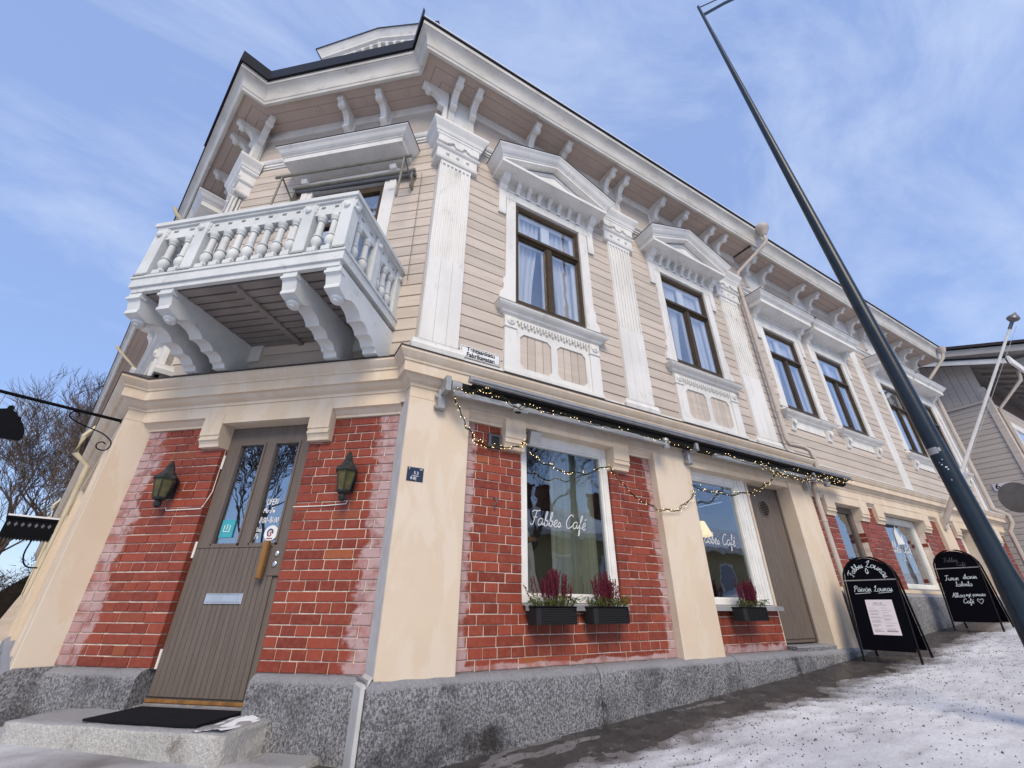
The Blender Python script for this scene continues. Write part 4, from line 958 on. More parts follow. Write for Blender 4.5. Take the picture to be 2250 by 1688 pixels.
mnk = MB().lathe([(.10, 1.36), (.12, 1.40), (.07, 1.50), (.13, 1.60), (.15, 1.66), (.11, 1.70), (.14, 1.80), (.10, 1.86)], (10.05, .5, 0), 14); build(mnk, 'display_vase', 'paper_cup', wr, FW, 40)
def wing_pipe(x, e):
    p = MB().tube([(x, -.12, 7.0), (x, -.12, 3.32), (x+.05, -.22, 3.22), (x+.12, -.30, 3.12), (x+.13, -.30, 2.95), (x+.08, -.20, 2.75), (x+.08, -.18, 1.0)], .05, 8)
    if e: p.tube([(x+.25, -.66, 7.82), (x+.22, -.62, 7.65), (x+.03, -.15, 7.08), (x, -.12, 7.0)], .045, 8).lathe([(.05, 0), (.10, .1), (.12, .2), (.06, .22)], (x+.25, -.66, 7.78), 12)
    return build(p, 'downpipe', 'gutter', wing, FW, 45)
wing_pipe(15.38, True)
build(MB().box(15.06, 15.14, -.06, .0, 3.3, 6.9), 'wall_batten', 'trim', wing, FW)
flush_bricks(wing)

# ------------------------------------------------------------------ lettering
GL = {
 'a': (1.0, [[(.82, .82), (.55, 1), (.15, .75), (.1, .3), (.35, 0), (.68, .25), (.84, .95), (.8, .25), (1.0, .06)]]),
 'b': (.85, [[(0, .1), (.3, 1), (.45, 1.85), (.3, 2.0), (.2, 1.6), (.2, .25), (.45, 0), (.72, .35), (.6, .8), (.42, .72), (.85, .62)]]),
 'c': (.8, [[(.72, .82), (.45, 1), (.12, .6), (.2, .12), (.5, 0), (.8, .22)]]),
 'e': (.75, [[(0, .2), (.4, .45), (.58, .8), (.38, 1), (.15, .6), (.22, .1), (.5, 0), (.75, .2)]]),
 'f': (.7, [[(0, .1), (.4, 1), (.6, 1.8), (.45, 2), (.35, 1.5), (.25, -.6), (.32, -.9), (.45, -.5), (.3, .1), (.7, .25)]]),
 'g': (.9, [[(.75, .85), (.45, 1), (.1, .6), (.25, .05), (.6, .3), (.75, .95), (.65, -.5), (.35, -.9), (.15, -.6), (.9, .2)]]),
 'h': (.9, [[(0, .1), (.35, 1.3), (.4, 1.9), (.25, 1.9), (.2, 1), (.2, 0), (.3, .7), (.52, 1), (.65, .7), (.65, .1), (.9, .1)]]),
 'i': (.5, [[(0, .2), (.25, 1), (.25, .2), (.5, .05)], [(.3, 1.4), (.34, 1.48)]]),
 'k': (.9, [[(0, .1), (.35, 1.3), (.4, 1.9), (.25, 1.9), (.2, 0), (.3, .5), (.62, .95), (.35, .5), (.65, 0), (.9, .12)]]),
 'l': (.55, [[(0, .1), (.35, 1.3), (.35, 1.95), (.2, 1.8), (.2, .3), (.35, 0), (.55, .15)]]),
 'm': (1.3, [[(0, .1), (.15, 1), (.15, 0), (.3, .8), (.5, 1), (.55, .6), (.55, 0), (.7, .8), (.9, 1), (1.0, .7), (1.0, .1), (1.3, .1)]]),
 'n': (.9, [[(0, .1), (.15, 1), (.15, 0), (.3, .75), (.5, 1), (.62, .7), (.62, .1), (.9, .1)]]),
 'o': (.85, [[(.5, 1), (.15, .8), (.1, .3), (.4, 0), (.7, .35), (.65, .85), (.4, .95), (.85, .85)]]),
 'p': (.9, [[(0, .2), (.2, 1), (.2, -.9), (.22, .4), (.45, 1), (.72, .65), (.55, .08), (.3, .15), (.9, .12)]]),
 'r': (.65, [[(0, .1), (.2, 1.05), (.3, .9), (.5, .95), (.42, .3), (.65, .06)]]),
 's': (.7, [[(0, .15), (.4, 1.05), (.3, .75), (.5, .35), (.35, 0), (.1, .1), (.7, .12)]]),
 't': (.6, [[(0, .15), (.3, 1.6), (.22, .3), (.4, 0), (.6, .12)], [(.05, 1.1), (.5, 1.15)]]),
 'u': (.9, [[(0, .3), (.12, 1), (.15, .25), (.38, 0), (.65, .4), (.7, 1), (.7, .2), (.9, .06)]]),
 'v': (.8, [[(0, .8), (.15, 1), (.35, .02), (.6, .9), (.8, .9)]]),
 'y': (.85, [[(0, .5), (.1, 1), (.18, .3), (.4, .1), (.65, .9), (.6, -.4), (.35, -.85), (.2, -.6), (.85, .2)]]),
 'F': (1.15, [[(.0, 1.75), (.35, 2.0), (.9, 1.95), (1.3, 2.1)], [(.75, 1.95), (.6, 1), (.45, .15), (.15, .0), (.0, .25)], [(.3, 1.02), (.95, 1.1)]]),
 'C': (1.25, [[(1.15, 1.65), (.95, 1.95), (.45, 1.7), (.1, .85), (.3, .1), (.75, .05), (1.25, .45)]]),
 'P': (1.05, [[(.3, 1.8), (.2, .6), (.05, -.1)], [(.0, 1.5), (.4, 2), (.95, 1.8), (.9, 1.2), (.3, 1.0)]]),
 'L': (1.1, [[(.2, 1.3), (.6, 1.95), (.65, 1.6), (.35, .4), (.0, .05), (.3, .2), (.7, -.05), (1.1, .15)]]),
 'T': (1.0, [[(0, 1.8), (.5, 1.95), (1.15, 2.0)], [(.6, 1.95), (.45, .5), (.2, .0), (.0, .2)]]),
 'A': (1.15, [[(0, 0), (.35, 1.0), (.65, 2.0), (.8, 1.0), (.95, 0), (1.15, .15)], [(.25, .8), (.95, .85)]]),
 'O': (1.35, [[(.65, 2), (.15, 1.5), (.1, .6), (.5, 0), (1.05, .4), (1.1, 1.4), (.65, 2)]]),
 'E': (1.0, [[(.95, 1.95), (.15, 1.9), (.1, .05), (.95, .1)], [(.12, 1.0), (.8, 1.05)]]),
 'V': (1.0, [[(0, 1.9), (.45, 0), (1.0, 2.0)]]), 'V': (1.0, [[(0, 1.9), (.45, 0), (1.0, 2.0)]]), 'N': (1.25, [[(.1, 0), (.15, 2), (.95, .05), (1.05, 2.05)]]), 'M': (1.4, [[(.05, 0), (.2, 1.9), (.6, .7), (1.05, 1.9), (1.2, 0)]]),
 '-': (.8, [[(.1, .85), (.7, .9)]]), ':': (.35, [[(.15, 1.0), (.17, 1.1)], [(.12, .2), (.14, .3)]]), '1': (.6, [[(.1, 1.6), (.4, 2), (.3, 0)]]),
 '6': (.95, [[(.75, 1.9), (.25, 1.2), (.15, .4), (.5, 0), (.8, .45), (.5, .9), (.2, .6)]]), '0': (1.0, [[(.5, 1.9), (.15, 1.2), (.2, .3), (.5, 0), (.8, .6), (.75, 1.5), (.5, 1.9)]]),
 '8': (.95, [[(.75, 1.7), (.4, 1.95), (.2, 1.5), (.7, .7), (.6, .1), (.2, .1), (.2, .6), (.7, 1.3), (.75, 1.7)]]), ' ': (.7, []), '.': (.4, [[(.12, .02), (.16, .06)]]),
}
def script_text(mb, txt, x, z, h, w, y, slant=.18, arc=None):
    """pen-stroke lettering; h = x-height, w = stroke width; arc = (cx, cz, radius) lays it along an arch"""
    X = 0.0
    for ch in txt:
        acc = None
        if ch == 'ä': ch, acc = 'a', 'd'
        if ch == 'é': ch, acc = 'e', 'a'
        adv, st = GL[ch]
        st = list(st)
        if acc == 'd': st += [[(.35, 1.35), (.38, 1.43)], [(.65, 1.35), (.68, 1.43)]]
        if acc == 'a': st += [[(.4, 1.3), (.65, 1.6)]]
        for s in st:
            P = smooth_pts(s, 4)
            Q = [((X+a+b*slant)*h, b*h) for a, b in P]
            if arc:
                cx, cz, R_ = arc; Q2 = []
                for a, b in Q:
                    th = math.pi/2-(a+x)/R_; Q2.append((cx+(R_+b)*math.cos(th), cz+(R_+b)*math.sin(th)))
                Q = Q2
            else: Q = [(x+a, z+b) for a, b in Q]
            mb.ribbon(Q, w, y)
        X += adv
    return X*h
def text_mesh(body, size, mat, extr=.001, bold=.0, name='lettering'):
    cu = bpy.data.curves.new(name, 'FONT'); cu.body = body; cu.size = size; cu.extrude = extr; cu.offset = bold; cu.align_x = 'CENTER'; cu.align_y = 'CENTER'; cu.space_line = .95
    ob = bpy.data.objects.new('tmp_text', cu); COL.objects.link(ob)
    bpy.context.view_layer.update(); dg = bpy.context.evaluated_depsgraph_get()
    me = bpy.data.meshes.new_from_object(ob.evaluated_get(dg)); bpy.data.objects.remove(ob)
    me.materials.clear(); me.materials.append(MATS[mat]); return me
FACE = Matrix.Rotation(rad(90), 4, 'X')       # text lies in the x-z plane, readable from -Y
lt = MB(); script_text(lt, 'Fabbes Café', 1.40, 1.745, .072, .0065, .048, .25); build(lt, 'window_lettering', 'white_print', sw1, FR)
lt = MB(); script_text(lt, 'Fabbes Café', 3.93, 1.745, .072, .0075, .068, .25); build(lt, 'window_lettering', 'white_print', sw2, FR)
lt = MB(); script_text(lt, 'Fabbes Café', 9.28, 1.96, .095, .013, .118, .25); script_text(lt, 'ark', 9.75, 1.82, .05, .008, .118); build(lt, 'window_lettering', 'white_print', sw3, FW)
lt = MB(); script_text(lt, 'OPEN', -1.280, 1.865, .026, .006, YD+.016, .1); build(lt, 'door_lettering', 'white_print', door, FC)
lt = MB(); script_text(lt, 'Mo-Fri', -1.290, 1.79, .023, .0055, YD+.016, .1); build(lt, 'door_lettering', 'white_print', door, FC)
lt = MB(); script_text(lt, '8:00-16:00', -1.310, 1.70, .025, .0055, YD+.016, .15); build(lt, 'door_lettering', 'white_print', door, FC)
lt = MB(); script_text(lt, 'Ven', -1.315, 1.62, .022, .005, YD+.016, .1); build(lt, 'door_lettering', 'white_print', door, FC)
lt = MB(); script_text(lt, 'Pe', -1.315, 1.56, .022, .005, YD+.016, .1); build(lt, 'door_lettering', 'white_print', door, FC)

# ------------------------------------------------------------------ small things on the walls
ss = thing('street_name_sign', 'white enamel street name sign reading Tehtaankatu Fabriksgatan on the beige siding', 'sign', (.745, -.03, 3.46))
build(MB().box(.50, .99, -.037, -.02, 3.39, 3.535, .004), 'plate', 'enamel_white', ss)
m = MB()
for q in ((.512, .978, 3.402, 3.406), (.512, .978, 3.519, 3.523), (.512, .516, 3.406, 3.519), (.974, .978, 3.406, 3.519)): m.box(q[0], q[1], -.0385, -.036, q[2], q[3])
build(m, 'border', 'black_print', ss)
link('lettering', text_mesh('Tehtaankatu\nFabriksgatan', .069, 'black_print', .0008, .0022), ss, T(.745, -.0375, 3.463) @ FACE)
pq = thing('utility_plaque', 'small dark blue enamel utility marker plate on the cream corner pillar', 'plaque', (.13, -.13, 2.02))
build(MB().box(.058, .204, -.128, -.119, 1.968, 2.088, .003), 'plate', 'enamel_blue', pq)
for t_, x, z, s_ in (('V', .075, 2.073, .022), ('100', .178, 2.073, .018), ('5.3', .138, 2.038, .036), ('8.8', .112, 1.992, .036)): link('lettering', text_mesh(t_, s_, 'white_print', .0005), pq, T(x, -.1285, z) @ FACE)
build(MB().box(.10, .165, -.1295, -.128, 2.013, 2.016).box(.138, .141, -.1295, -.128, 1.975, 2.013), 'marking', 'white_print', pq)
hk = thing('wall_hook', 'small iron hook screwed into the red brick left of the shop window', 'hook', (.95, -.06, 1.9))
build(MB().tube(smooth_pts([(.95, -.02, 1.93), (.95, -.06, 1.935), (.965, -.075, 1.91), (.95, -.07, 1.88), (.94, -.06, 1.86), (.955, -.05, 1.835)]), .006, 6), 'hook', 'metal_dark', hk)
ib = thing('junction_box', 'dark square vent box high on the brick left of the shop window', 'box', (.96, -.05, 2.5))
build(MB().box(.86, 1.0, -.075, -.03, 2.43, 2.57, .01), 'housing', 'metal_dark', ib); build(MB().box(.885, .975, -.078, -.074, 2.455, 2.545), 'cover', 'wicker', ib)
fl_ = thing('floodlight', 'small floodlight above the upper left of the shop window', 'lamp', (1.33, -.1, 2.6))
build(MB().tube([(1.30, -.06, 2.66), (1.32, -.14, 2.62)], .015, 6).extr([(-.15, 2.66), (-.20, 2.63), (-.16, 2.50), (-.10, 2.53)], 1.27, 1.41), 'housing', 'metal_dark', fl_)
build(MB().extr([(-.205, 2.628), (-.165, 2.498), (-.169, 2.496), (-.21, 2.626)], 1.275, 1.405), 'lens', 'metal_grey', fl_)
def lantern(M, label):
    o = thing('wall_lantern', label, 'lamp', group='lanterns beside the cafe door', M=M)
    R6 = lambda prof, mat, nm, sm=None: build(MB().lathe(prof, (0, -.115, 0), 6), nm, mat, o, M, sm)
    R6([(.0, .27), (.012, .265), (.02, .24), (.026, .235), (.026, .225), (.032, .215), (.045, .17), (.075, .125), (.10, .105), (.105, .095), (.105, .08), (.095, .08)], 'lantern_iron', 'roof')
    R6([(.088, .08), (.055, -.085)], 'glass_amber', 'glass')
    f = MB()
    for i in range(6):
        a = math.pi*i/3; f.tube([(.09*math.cos(a), -.115+.09*math.sin(a), .085), (.057*math.cos(a), -.115+.057*math.sin(a), -.09)], .0065, 4)
    f.lathe([(.058, -.085), (.06, -.095), (.05, -.11), (.028, -.12), (.028, -.13), (.034, -.14), (.03, -.165), (.012, -.18), (0, -.182)], (0, -.115, 0), 8)
    f.box(-.03, .03, -.02, .0, -.08, .10).tube([(0, -.01, .05), (0, -.06, .13), (0, -.09, .12)], .012, 6)
    build(f, 'frame', 'lantern_iron', o, M, 30)
    build(MB().lathe([(.012, -.085), (.014, -.04), (.03, 0), (.022, .04), (0, .05)], (0, -.115, 0), 10), 'light_bulb', 'paper_cup', o, M, 40)
    return o
lantern(FC @ T(-.382, 0, 2.005), 'black iron wall lantern on the lock side of the cafe door, near the blue plaque')
lantern(FC @ T(-2.287, 0, 2.015), 'black iron wall lantern on the brick on the hinge side of the cafe door')
cb = thing('lamp_cable', 'thin white cable clipped along the brick from lantern over the door edge', 'cable', M=FC @ T(-2.2, -.01, 1.83))
build(MB().tube([(-2.287, -.02, 1.85), (-2.28, -.008, 1.825), (-1.90, -.006, 1.83), (-1.893, .0, 1.85), (-1.888, .05, 2.0), (-1.888, .05, 2.66)], .005, 5), 'cable', 'white_paint', cb, FC)
cb2 = thing('lamp_cable', 'thin white cable from lantern along brick joint to the lock side of the door', 'cable', M=FC @ T(-.6, -.01, 1.83))
build(MB().tube([(-.382, -.02, 1.85), (-.40, -.008, 1.825), (-.60, -.006, 1.815), (-.92, -.005, 1.815)], .005, 5), 'cable', 'white_paint', cb2, FC)

# awning: rolled fabric, front bar, folding arms
aw = thing('awning', 'retracted black awning with aluminium front bar and folded arms under the cornice', 'awning', (3.9, -.12, 2.85))
build(MB().extr([(-.335, 2.925), (-.36, 2.93), (-.37, 2.955), (-.36, 2.985), (-.325, 2.995), (-.30, 2.975), (-.305, 2.935)], .50, 7.50), 'front_bar', 'metal_grey', aw, None)
rb = MB()
for i in range(3): rb.box(.52, 7.49, -.374+.006*i, -.366+.006*i, 2.945+.014*i, 2.951+.014*i)
build(rb, 'front_bar_ribs', 'metal_dark', aw)
build(MB().tube([(.42, -.24, 2.885), (7.42, -.24, 2.885)], .062, 14), 'rolled_fabric', 'black_fabric', aw, None, 45)
build(MB().box(.55, 7.45, -.33, -.24, 2.90, 2.94), 'fabric_band', 'black_fabric', aw)
for (a, b, c) in ((.36, 1.05, 3.15), (4.05, 5.55, 6.75)):
    ar = build(MB().extr([(-.335, 2.765), (-.285, 2.765), (-.285, 2.815), (-.335, 2.815)], a, c), 'folding_arm', 'metal_grey', aw)
    build(MB().lathe([(.04, 2.73), (.045, 2.75), (.045, 2.84), (.035, 2.86)], (c, -.31, 0), 12), 'arm_joint', 'metal_grey', ar, None, 40); build(MB().lathe([(.035, 2.74), (.04, 2.76), (.04, 2.82)], (b, -.315, 0), 10).box(b-.06, b+.10, -.35, -.30, 2.74, 2.80), 'arm_clamp', 'metal_grey', ar, None, 40)
for x in (.30, 3.72, 6.42):
    br = build(MB().box(x-.045, x+.03, -.20, -.12, 2.66, 2.86, .008).box(x-.03, x+.02, -.33, -.12, 2.80, 2.95).tube([(x-.05, -.14, 2.69), (x-.05, -.17, 2.69)], .02, 8).tube([(x-.05, -.14, 2.80), (x-.05, -.17, 2.80)], .02, 8), 'wall_bracket', 'metal_grey', aw, None, 35)
build(MB().tube([(.34, -.24, 2.885), (.44, -.24, 2.885)], .07, 16), 'end_cap', 'metal_grey', aw, None, 40)

# fairy lights
sl = thing('fairy_lights', 'tangled warm fairy light strings along the awning and over the shop windows', 'string lights', (3.5, -.3, 2.7))
r = random.Random(5)
def strand(ctrl, n_per=14, wob=.018, k=2):
    P = smooth_pts(ctrl, n_per); out_ = []
    for kk in range(k):
        ph = r.uniform(0, 6.28); out_.append([(p[0]+wob*math.sin(i*.9+ph)+r.uniform(-.004, .004), p[1]+wob*.7*math.cos(i*.7+ph), p[2]+wob*math.sin(i*.6+ph*1.7)+r.uniform(-.004, .004)) for i, p in enumerate(P)])
    return out_
STR = []
yl = -.38
STR += strand([(.36, yl, 2.80), (.50, yl, 2.80), (.62, yl, 2.86), (.75, yl, 2.85), (1.0, yl, 2.78), (1.4, yl, 2.80), (2.0, yl, 2.795), (2.8, yl, 2.80), (3.6, yl, 2.78), (4.4, yl, 2.785), (5.2, yl, 2.80), (6.0, yl, 2.83), (6.8, yl, 2.86), (7.5, yl, 2.90)], 10, .02, 2)
STR += strand([(.36, yl+.08, 2.79), (.46, yl+.14, 2.66), (.56, -.2, 2.52), (.70, -.12, 2.44), (.85, -.08, 2.42), (1.0, -.10, 2.44), (1.15, -.13, 2.45), (1.24, -.14, 2.52)], 9, .012, 2)
STR += strand([(1.24, -.14, 2.52), (1.38, -.12, 2.38), (1.6, -.12, 2.31), (1.85, -.12, 2.29), (2.1, -.12, 2.33), (2.35, -.13, 2.45)], 9, .015, 2)
STR += strand([(2.35, -.13, 2.45), (2.55, -.15, 2.22), (2.85, -.15, 2.06), (3.1, -.16, 2.02), (3.35, -.17, 2.06), (3.55, -.18, 2.18), (3.70, -.18, 2.32)], 9, .016, 2)
STR += strand([(3.66, -.2, 2.36), (4.0, -.22, 2.33), (4.4, -.24, 2.34), (4.8, -.28, 2.42), (5.1, -.33, 2.58), (5.35, -.36, 2.74)], 9, .02, 3)
STR += strand([(4.9, yl, 2.80), (5.3, yl, 2.74), (5.8, yl, 2.72), (6.3, yl, 2.78), (6.8, yl, 2.82), (7.3, yl, 2.86)], 10, .03, 4)
wm, bmh = MB(), MB()
for P in STR:
    wm.tube(P, .0045, 4, False)
    for i, p in enumerate(P):
        if r.random() < .36:
            q = (p[0]+r.uniform(-.02, .02), p[1]+r.uniform(-.015, .01), p[2]+r.uniform(-.025, .025)); wm.tube([p, q], .0022, 3, False)
            s_ = .0040; bmh.add([(q[0]+s_, q[1], q[2]), (q[0]-s_, q[1], q[2]), (q[0], q[1]+s_, q[2]), (q[0], q[1]-s_, q[2]), (q[0], q[1], q[2]+s_*1.3), (q[0], q[1], q[2]-s_*1.3)], [(0, 2, 4), (2, 1, 4), (1, 3, 4), (3, 0, 4), (2, 0, 5), (1, 2, 5), (3, 1, 5), (0, 3, 5)])
build(wm, 'light_wire', 'wire', sl); tag(build(bmh, 'light_bulbs', 'bulb', sl), kind='stuff')

# planters with heather under the shop windows
def planter(x, z, label, seed):
    r = random.Random(seed); M = T(x, -.165, z)
    o = thing('heather_planter', label, 'planter', group='heather boxes below the shop windows', M=M)
    b = MB(); hw, hd, h = .215, .085, .135
    b.extr([(-hw+.03, -hd), (hw-.03, -hd), (hw, -hd+.03), (hw, hd), (-hw, hd), (-hw, -hd+.03)], -h, -.005, 'z')
    bx_ = build(b, 'basket', 'wicker', o, M)
    rim = MB().tube([(-hw, hd, 0), (-hw, -hd+.03, 0), (-hw+.03, -hd, 0), (hw-.03, -hd, 0), (hw, -hd+.03, 0), (hw, hd, 0)], .007, 5)
    wv = MB()
    for i in range(26):
        xx = -hw+.03+i*(2*hw-.06)/25; wv.tube([(xx, -hd-.002, -h+.01), (xx+.035 if xx < hw-.06 else xx, -hd-.002, -.01)], .0035, 3, False)
    for i in range(7): wv.tube([(-hw+.03, -hd-.004, -h+.012+i*.018), (hw-.03, -hd-.004, -h+.012+i*.018)], .003, 3, False)
    build(rim, 'basket_rim', 'black_paint', o, M); tag(build(wv, 'wicker_weave', 'wicker', o, M), kind='stuff')
    fl, st, gr = MB(), MB(), MB()
    for i in range(58):
        bx0 = r.gauss(0, .075); by0 = r.gauss(0, .03); lean = r.gauss(0, .03); hh = r.uniform(.20, .33)*(1-.25*min(1, abs(bx0)/.18))
        p0 = Vector((bx0*.7, by0, -.02)); p1 = Vector((bx0+lean*.4, by0-.01, hh*.5)); p2 = Vector((bx0*1.1+lean, by0-.015, hh))
        st.tube([p0, p1, p2], .0022, 3, False)
        for k in range(26):
            t = .34+.66*k/26; c = p1.lerp(p2, (t-.5)*2) if t > .5 else p0.lerp(p1, t*2); a = r.uniform(0, 6.28); rr = .011*(1.15-t*.6)
            q = c+Vector((math.cos(a)*rr, math.sin(a)*rr, r.uniform(-.004, .004))); s_ = r.uniform(.0045, .008)
            fl.add([q+Vector((s_, 0, -s_*.4)), q+Vector((-s_*.5, s_*.8, -s_*.3)), q+Vector((-s_*.5, -s_*.8, 0)), q+Vector((0, 0, s_*1.8))], [(0, 1, 3), (1, 2, 3), (2, 0, 3)])
    for i in range(70):
        bx0 = r.uniform(-hw*.95, hw*.95); by0 = r.uniform(-hd, hd*.6); ln = r.uniform(.05, .14); ang = r.uniform(-1.1, 1.1)+(bx0/hw)*.6
        p0 = Vector((bx0, by0, -.01)); p1 = p0+Vector((math.sin(ang)*ln*.5, -.02*r.random(), ln*.7)); p2 = p0+Vector((math.sin(ang)*ln*1.1, -.05*r.random(), ln*r.uniform(.3, .9)))
        gr.tube([p0, p1, p2], .0016, 3, False)
        for k in range(11):
            t = .2+.8*k/11; c = p0.lerp(p1, t*2) if t < .5 else p1.lerp(p2, t*2-1)
            for sg in (-1, 1):
                d_ = Vector((sg*.6+r.uniform(-.3, .3), r.uniform(-.6, .3), r.uniform(.1, .8))).normalized(); L_ = r.uniform(.012, .024); n_ = d_.cross(Vector((r.random()-.5, r.random()-.5, r.random()-.5))).normalized()*.0028
                gr.add([c-n_, c+n_, c+d_*L_], [(0, 1, 2)])
    tag(build(fl, 'heather_flowers', 'heather', o, M), kind='stuff'); build(st, 'heather_stems', 'heather_stem', o, M); tag(build(gr, 'greenery', 'greenery', o, M), kind='stuff')
    build(MB().box(-hw+.015, hw-.015, -hd+.02, hd-.01, -.03, -.015), 'soil', 'soil', o, M)
    build(MB().box(-.1, .1, hd, .165-.035, -.02, .0), 'hanger', 'metal_dark', o, M)
planter(1.50, 1.015, 'black wicker box of purple heather under the big window, on the wall hook side', 31)
planter(2.12, 1.015, 'black wicker box of purple heather under the big window, on the cream pillar side', 32)
planter(4.29, 1.02, 'black box of purple heather below the window beside the brown side door', 33)

# ------------------------------------------------------------------ ground, pavement, snow
def gz(x, y):
    if x > 5: return .335+.085*(x-5) if x < 40 else .335+.085*35+.02*(x-40)
    if x > .2: return .015+.064*x
    return max(.0278+.07*(.2-x)*(1 if x > -1.4 else 0)+(.112 if x <= -1.4 else 0)*1.0, 0) if x > -12 else .14
def axis(lo, hi, d0, d1, step):
    a = []; x = d0
    while x <= d1+1e-6: a.append(x); x += step
    s_ = step; x = d1
    while x < hi: s_ *= 1.35; x += s_; a.append(min(x, hi))
    s_ = step; x = d0
    while x > lo: s_ *= 1.35; x -= s_; a.insert(0, max(x, lo))
    return a
def sheet(name, xs, ys, zf, mat, attr=None, skip=None):
    nx = len(xs); vs = [(x, y, zf(x, y)) for y in ys for x in xs]
    fs = [(j*nx+i, j*nx+i+1, (j+1)*nx+i+1, (j+1)*nx+i) for j in range(len(ys)-1) for i in range(nx-1) if not (skip and skip(xs[i], ys[j]))]
    me = bpy.data.meshes.new(name); me.from_pydata(vs, [], fs); me.materials.append(MATS[mat])
    for p in me.polygons: p.use_smooth = True
    if attr:
        at = me.attributes.new('thin', 'FLOAT', 'POINT'); at.data.foreach_set('value', [attr(v[0], v[1]) for v in vs])
    return link(name, me)
from mathutils import noise as mn
def fbm(x, y, s, o=4):
    a, t, w = 0, 1, 0
    for i in range(o): a += t*mn.noise((x*s, y*s, 3.7+i)); w += t; t *= .55; s *= 2.1
    return a/w
ground = tag(sheet('ground', axis(-220, 260, -4, 10, .5), axis(-220, 260, -6, 4, .5), gz, 'wet_ground'), kind='structure')
def wall_dist(x, y):
    """metres in front of the nearest wall foot"""
    if x > -.05: return -.19-y
    p = Vector((x, y, 0)); dc = (p-OC).dot(nC)-.09
    dl = (p-OL).dot(nL)-.06
    return max(dc, dl) if (p-OC).dot(dC) > 0 or x < 0 else dc
FEET = {}
fr0 = random.Random(77)
for i in range(420):
    fx, fy, fa = fr0.uniform(-1, 9.5), -.75-abs(fr0.gauss(0, 1))*1.1, fr0.gauss(0, .35)
    FEET.setdefault((int(fx//.5), int(fy//.5)), []).append((fx, fy, math.cos(fa), math.sin(fa), fr0.uniform(.004, .010)))
def feet(x, y):
    h = 0.0; cx, cy = int(x//.5), int(y//.5)
    for i in (-1, 0, 1):
        for j in (-1, 0, 1):
            for fx, fy, c, s_, d in FEET.get((cx+i, cy+j), ()):
                u, v = (x-fx)*c+(y-fy)*s_, -(x-fx)*s_+(y-fy)*c; q = (u/.14)**2+(v/.055)**2
                if q < 1.0: h -= d*(1-q*q)
                elif q < 2.0: h += d*.35*(1-abs(q-1.5)*2)
    return max(h, -.02)
SH = {}
def snow_h(x, y):
    k = (round(x, 3), round(y, 3))
    if k in SH: return SH[k]
    d = wall_dist(x, y); far = x < -6 or x > 14 or y < -6
    if x > -.3:
        edge = .60+.12*fbm(x, y, 1.1)+.30*fbm(x+7, y, 3.2, 5)-.2*max(0, min(1, (x-6.5)/2))
        h = (d-edge)*.09+.012*fbm(x, y, 7, 3)
        if d < .85: h = max(h, .040*(fbm(x*.45+3, y*2.0, 2.4, 5)-.02)-.010-.010*max(0, min(1, (x-2.2)/1.5))-.004*(d > .5))
    else: h = .02+.03*fbm(x, y, 1.2)
    h = min(h, .032)+(0 if far else .012*fbm(x, y, 1.4)+.006*fbm(x, y, 8, 4)+feet(x, y)*(1 if h > .015 else .4))
    SH[k] = h
    return h
def thin(x, y):
    h = snow_h(x, y); return max(0., min(1., 1-(h-.001)/.034))**1.6*.9
xs = axis(-200, 240, -3.0, 8.4, .034); ys = axis(-200, 200, -3.4, 1.4, .034)
snow = tag(sheet('snow_cover', xs, ys, lambda x, y: gz(x, y)+.004+snow_h(x, y), 'snow', thin), kind='structure')
sr = random.Random(9)                          # paving slabs along the wall
x = .02; row = 0
for row, (y0, y1) in enumerate(((-.40, -.21), (-.62, -.41))):
    x = -.05+row*.17
    while x < 6.4:
        l = sr.uniform(.33, .42); z = gz(x+l/2, 0)
        o = build(MB().box(x+.006, x+l-.006, y0+.006, y1-.004, -.06, .012, 0), 'paving_slab', 'slab', ground, T(0, 0, z-.064*(x+l/2)+sr.uniform(-.004, .004)) @ Matrix(((1, 0, 0, 0), (0, 1, 0, 0), (.064, 0, 1, 0), (0, 0, 0, 1))))
        x += l
gm = MB()
for i in range(5200):
    x = sr.uniform(-1, 9.5); y = -.25-abs(sr.gauss(0, 1))*1.25
    if y < -3.4: continue
    z = gz(x, y)+.004+max(snow_h(x, y), .006)+.001; s_ = sr.uniform(.003, .0085)*(1.5 if sr.random() < .06 else 1)
    q = [(x+s_*math.cos(a)*sr.uniform(.7, 1.2), y+s_*math.sin(a)*sr.uniform(.7, 1.2), z) for a in (0, 2.1, 4.2)] + [(x+sr.uniform(-.3, .3)*s_, y, z+s_*sr.uniform(.6, 1.1))]
    gm.add(q, [(0, 1, 3), (1, 2, 3), (2, 0, 3)])
tag(build(gm, 'grit', 'grit'), 'dark sanding grit strewn over the trampled snow', 'grit', kind='stuff')

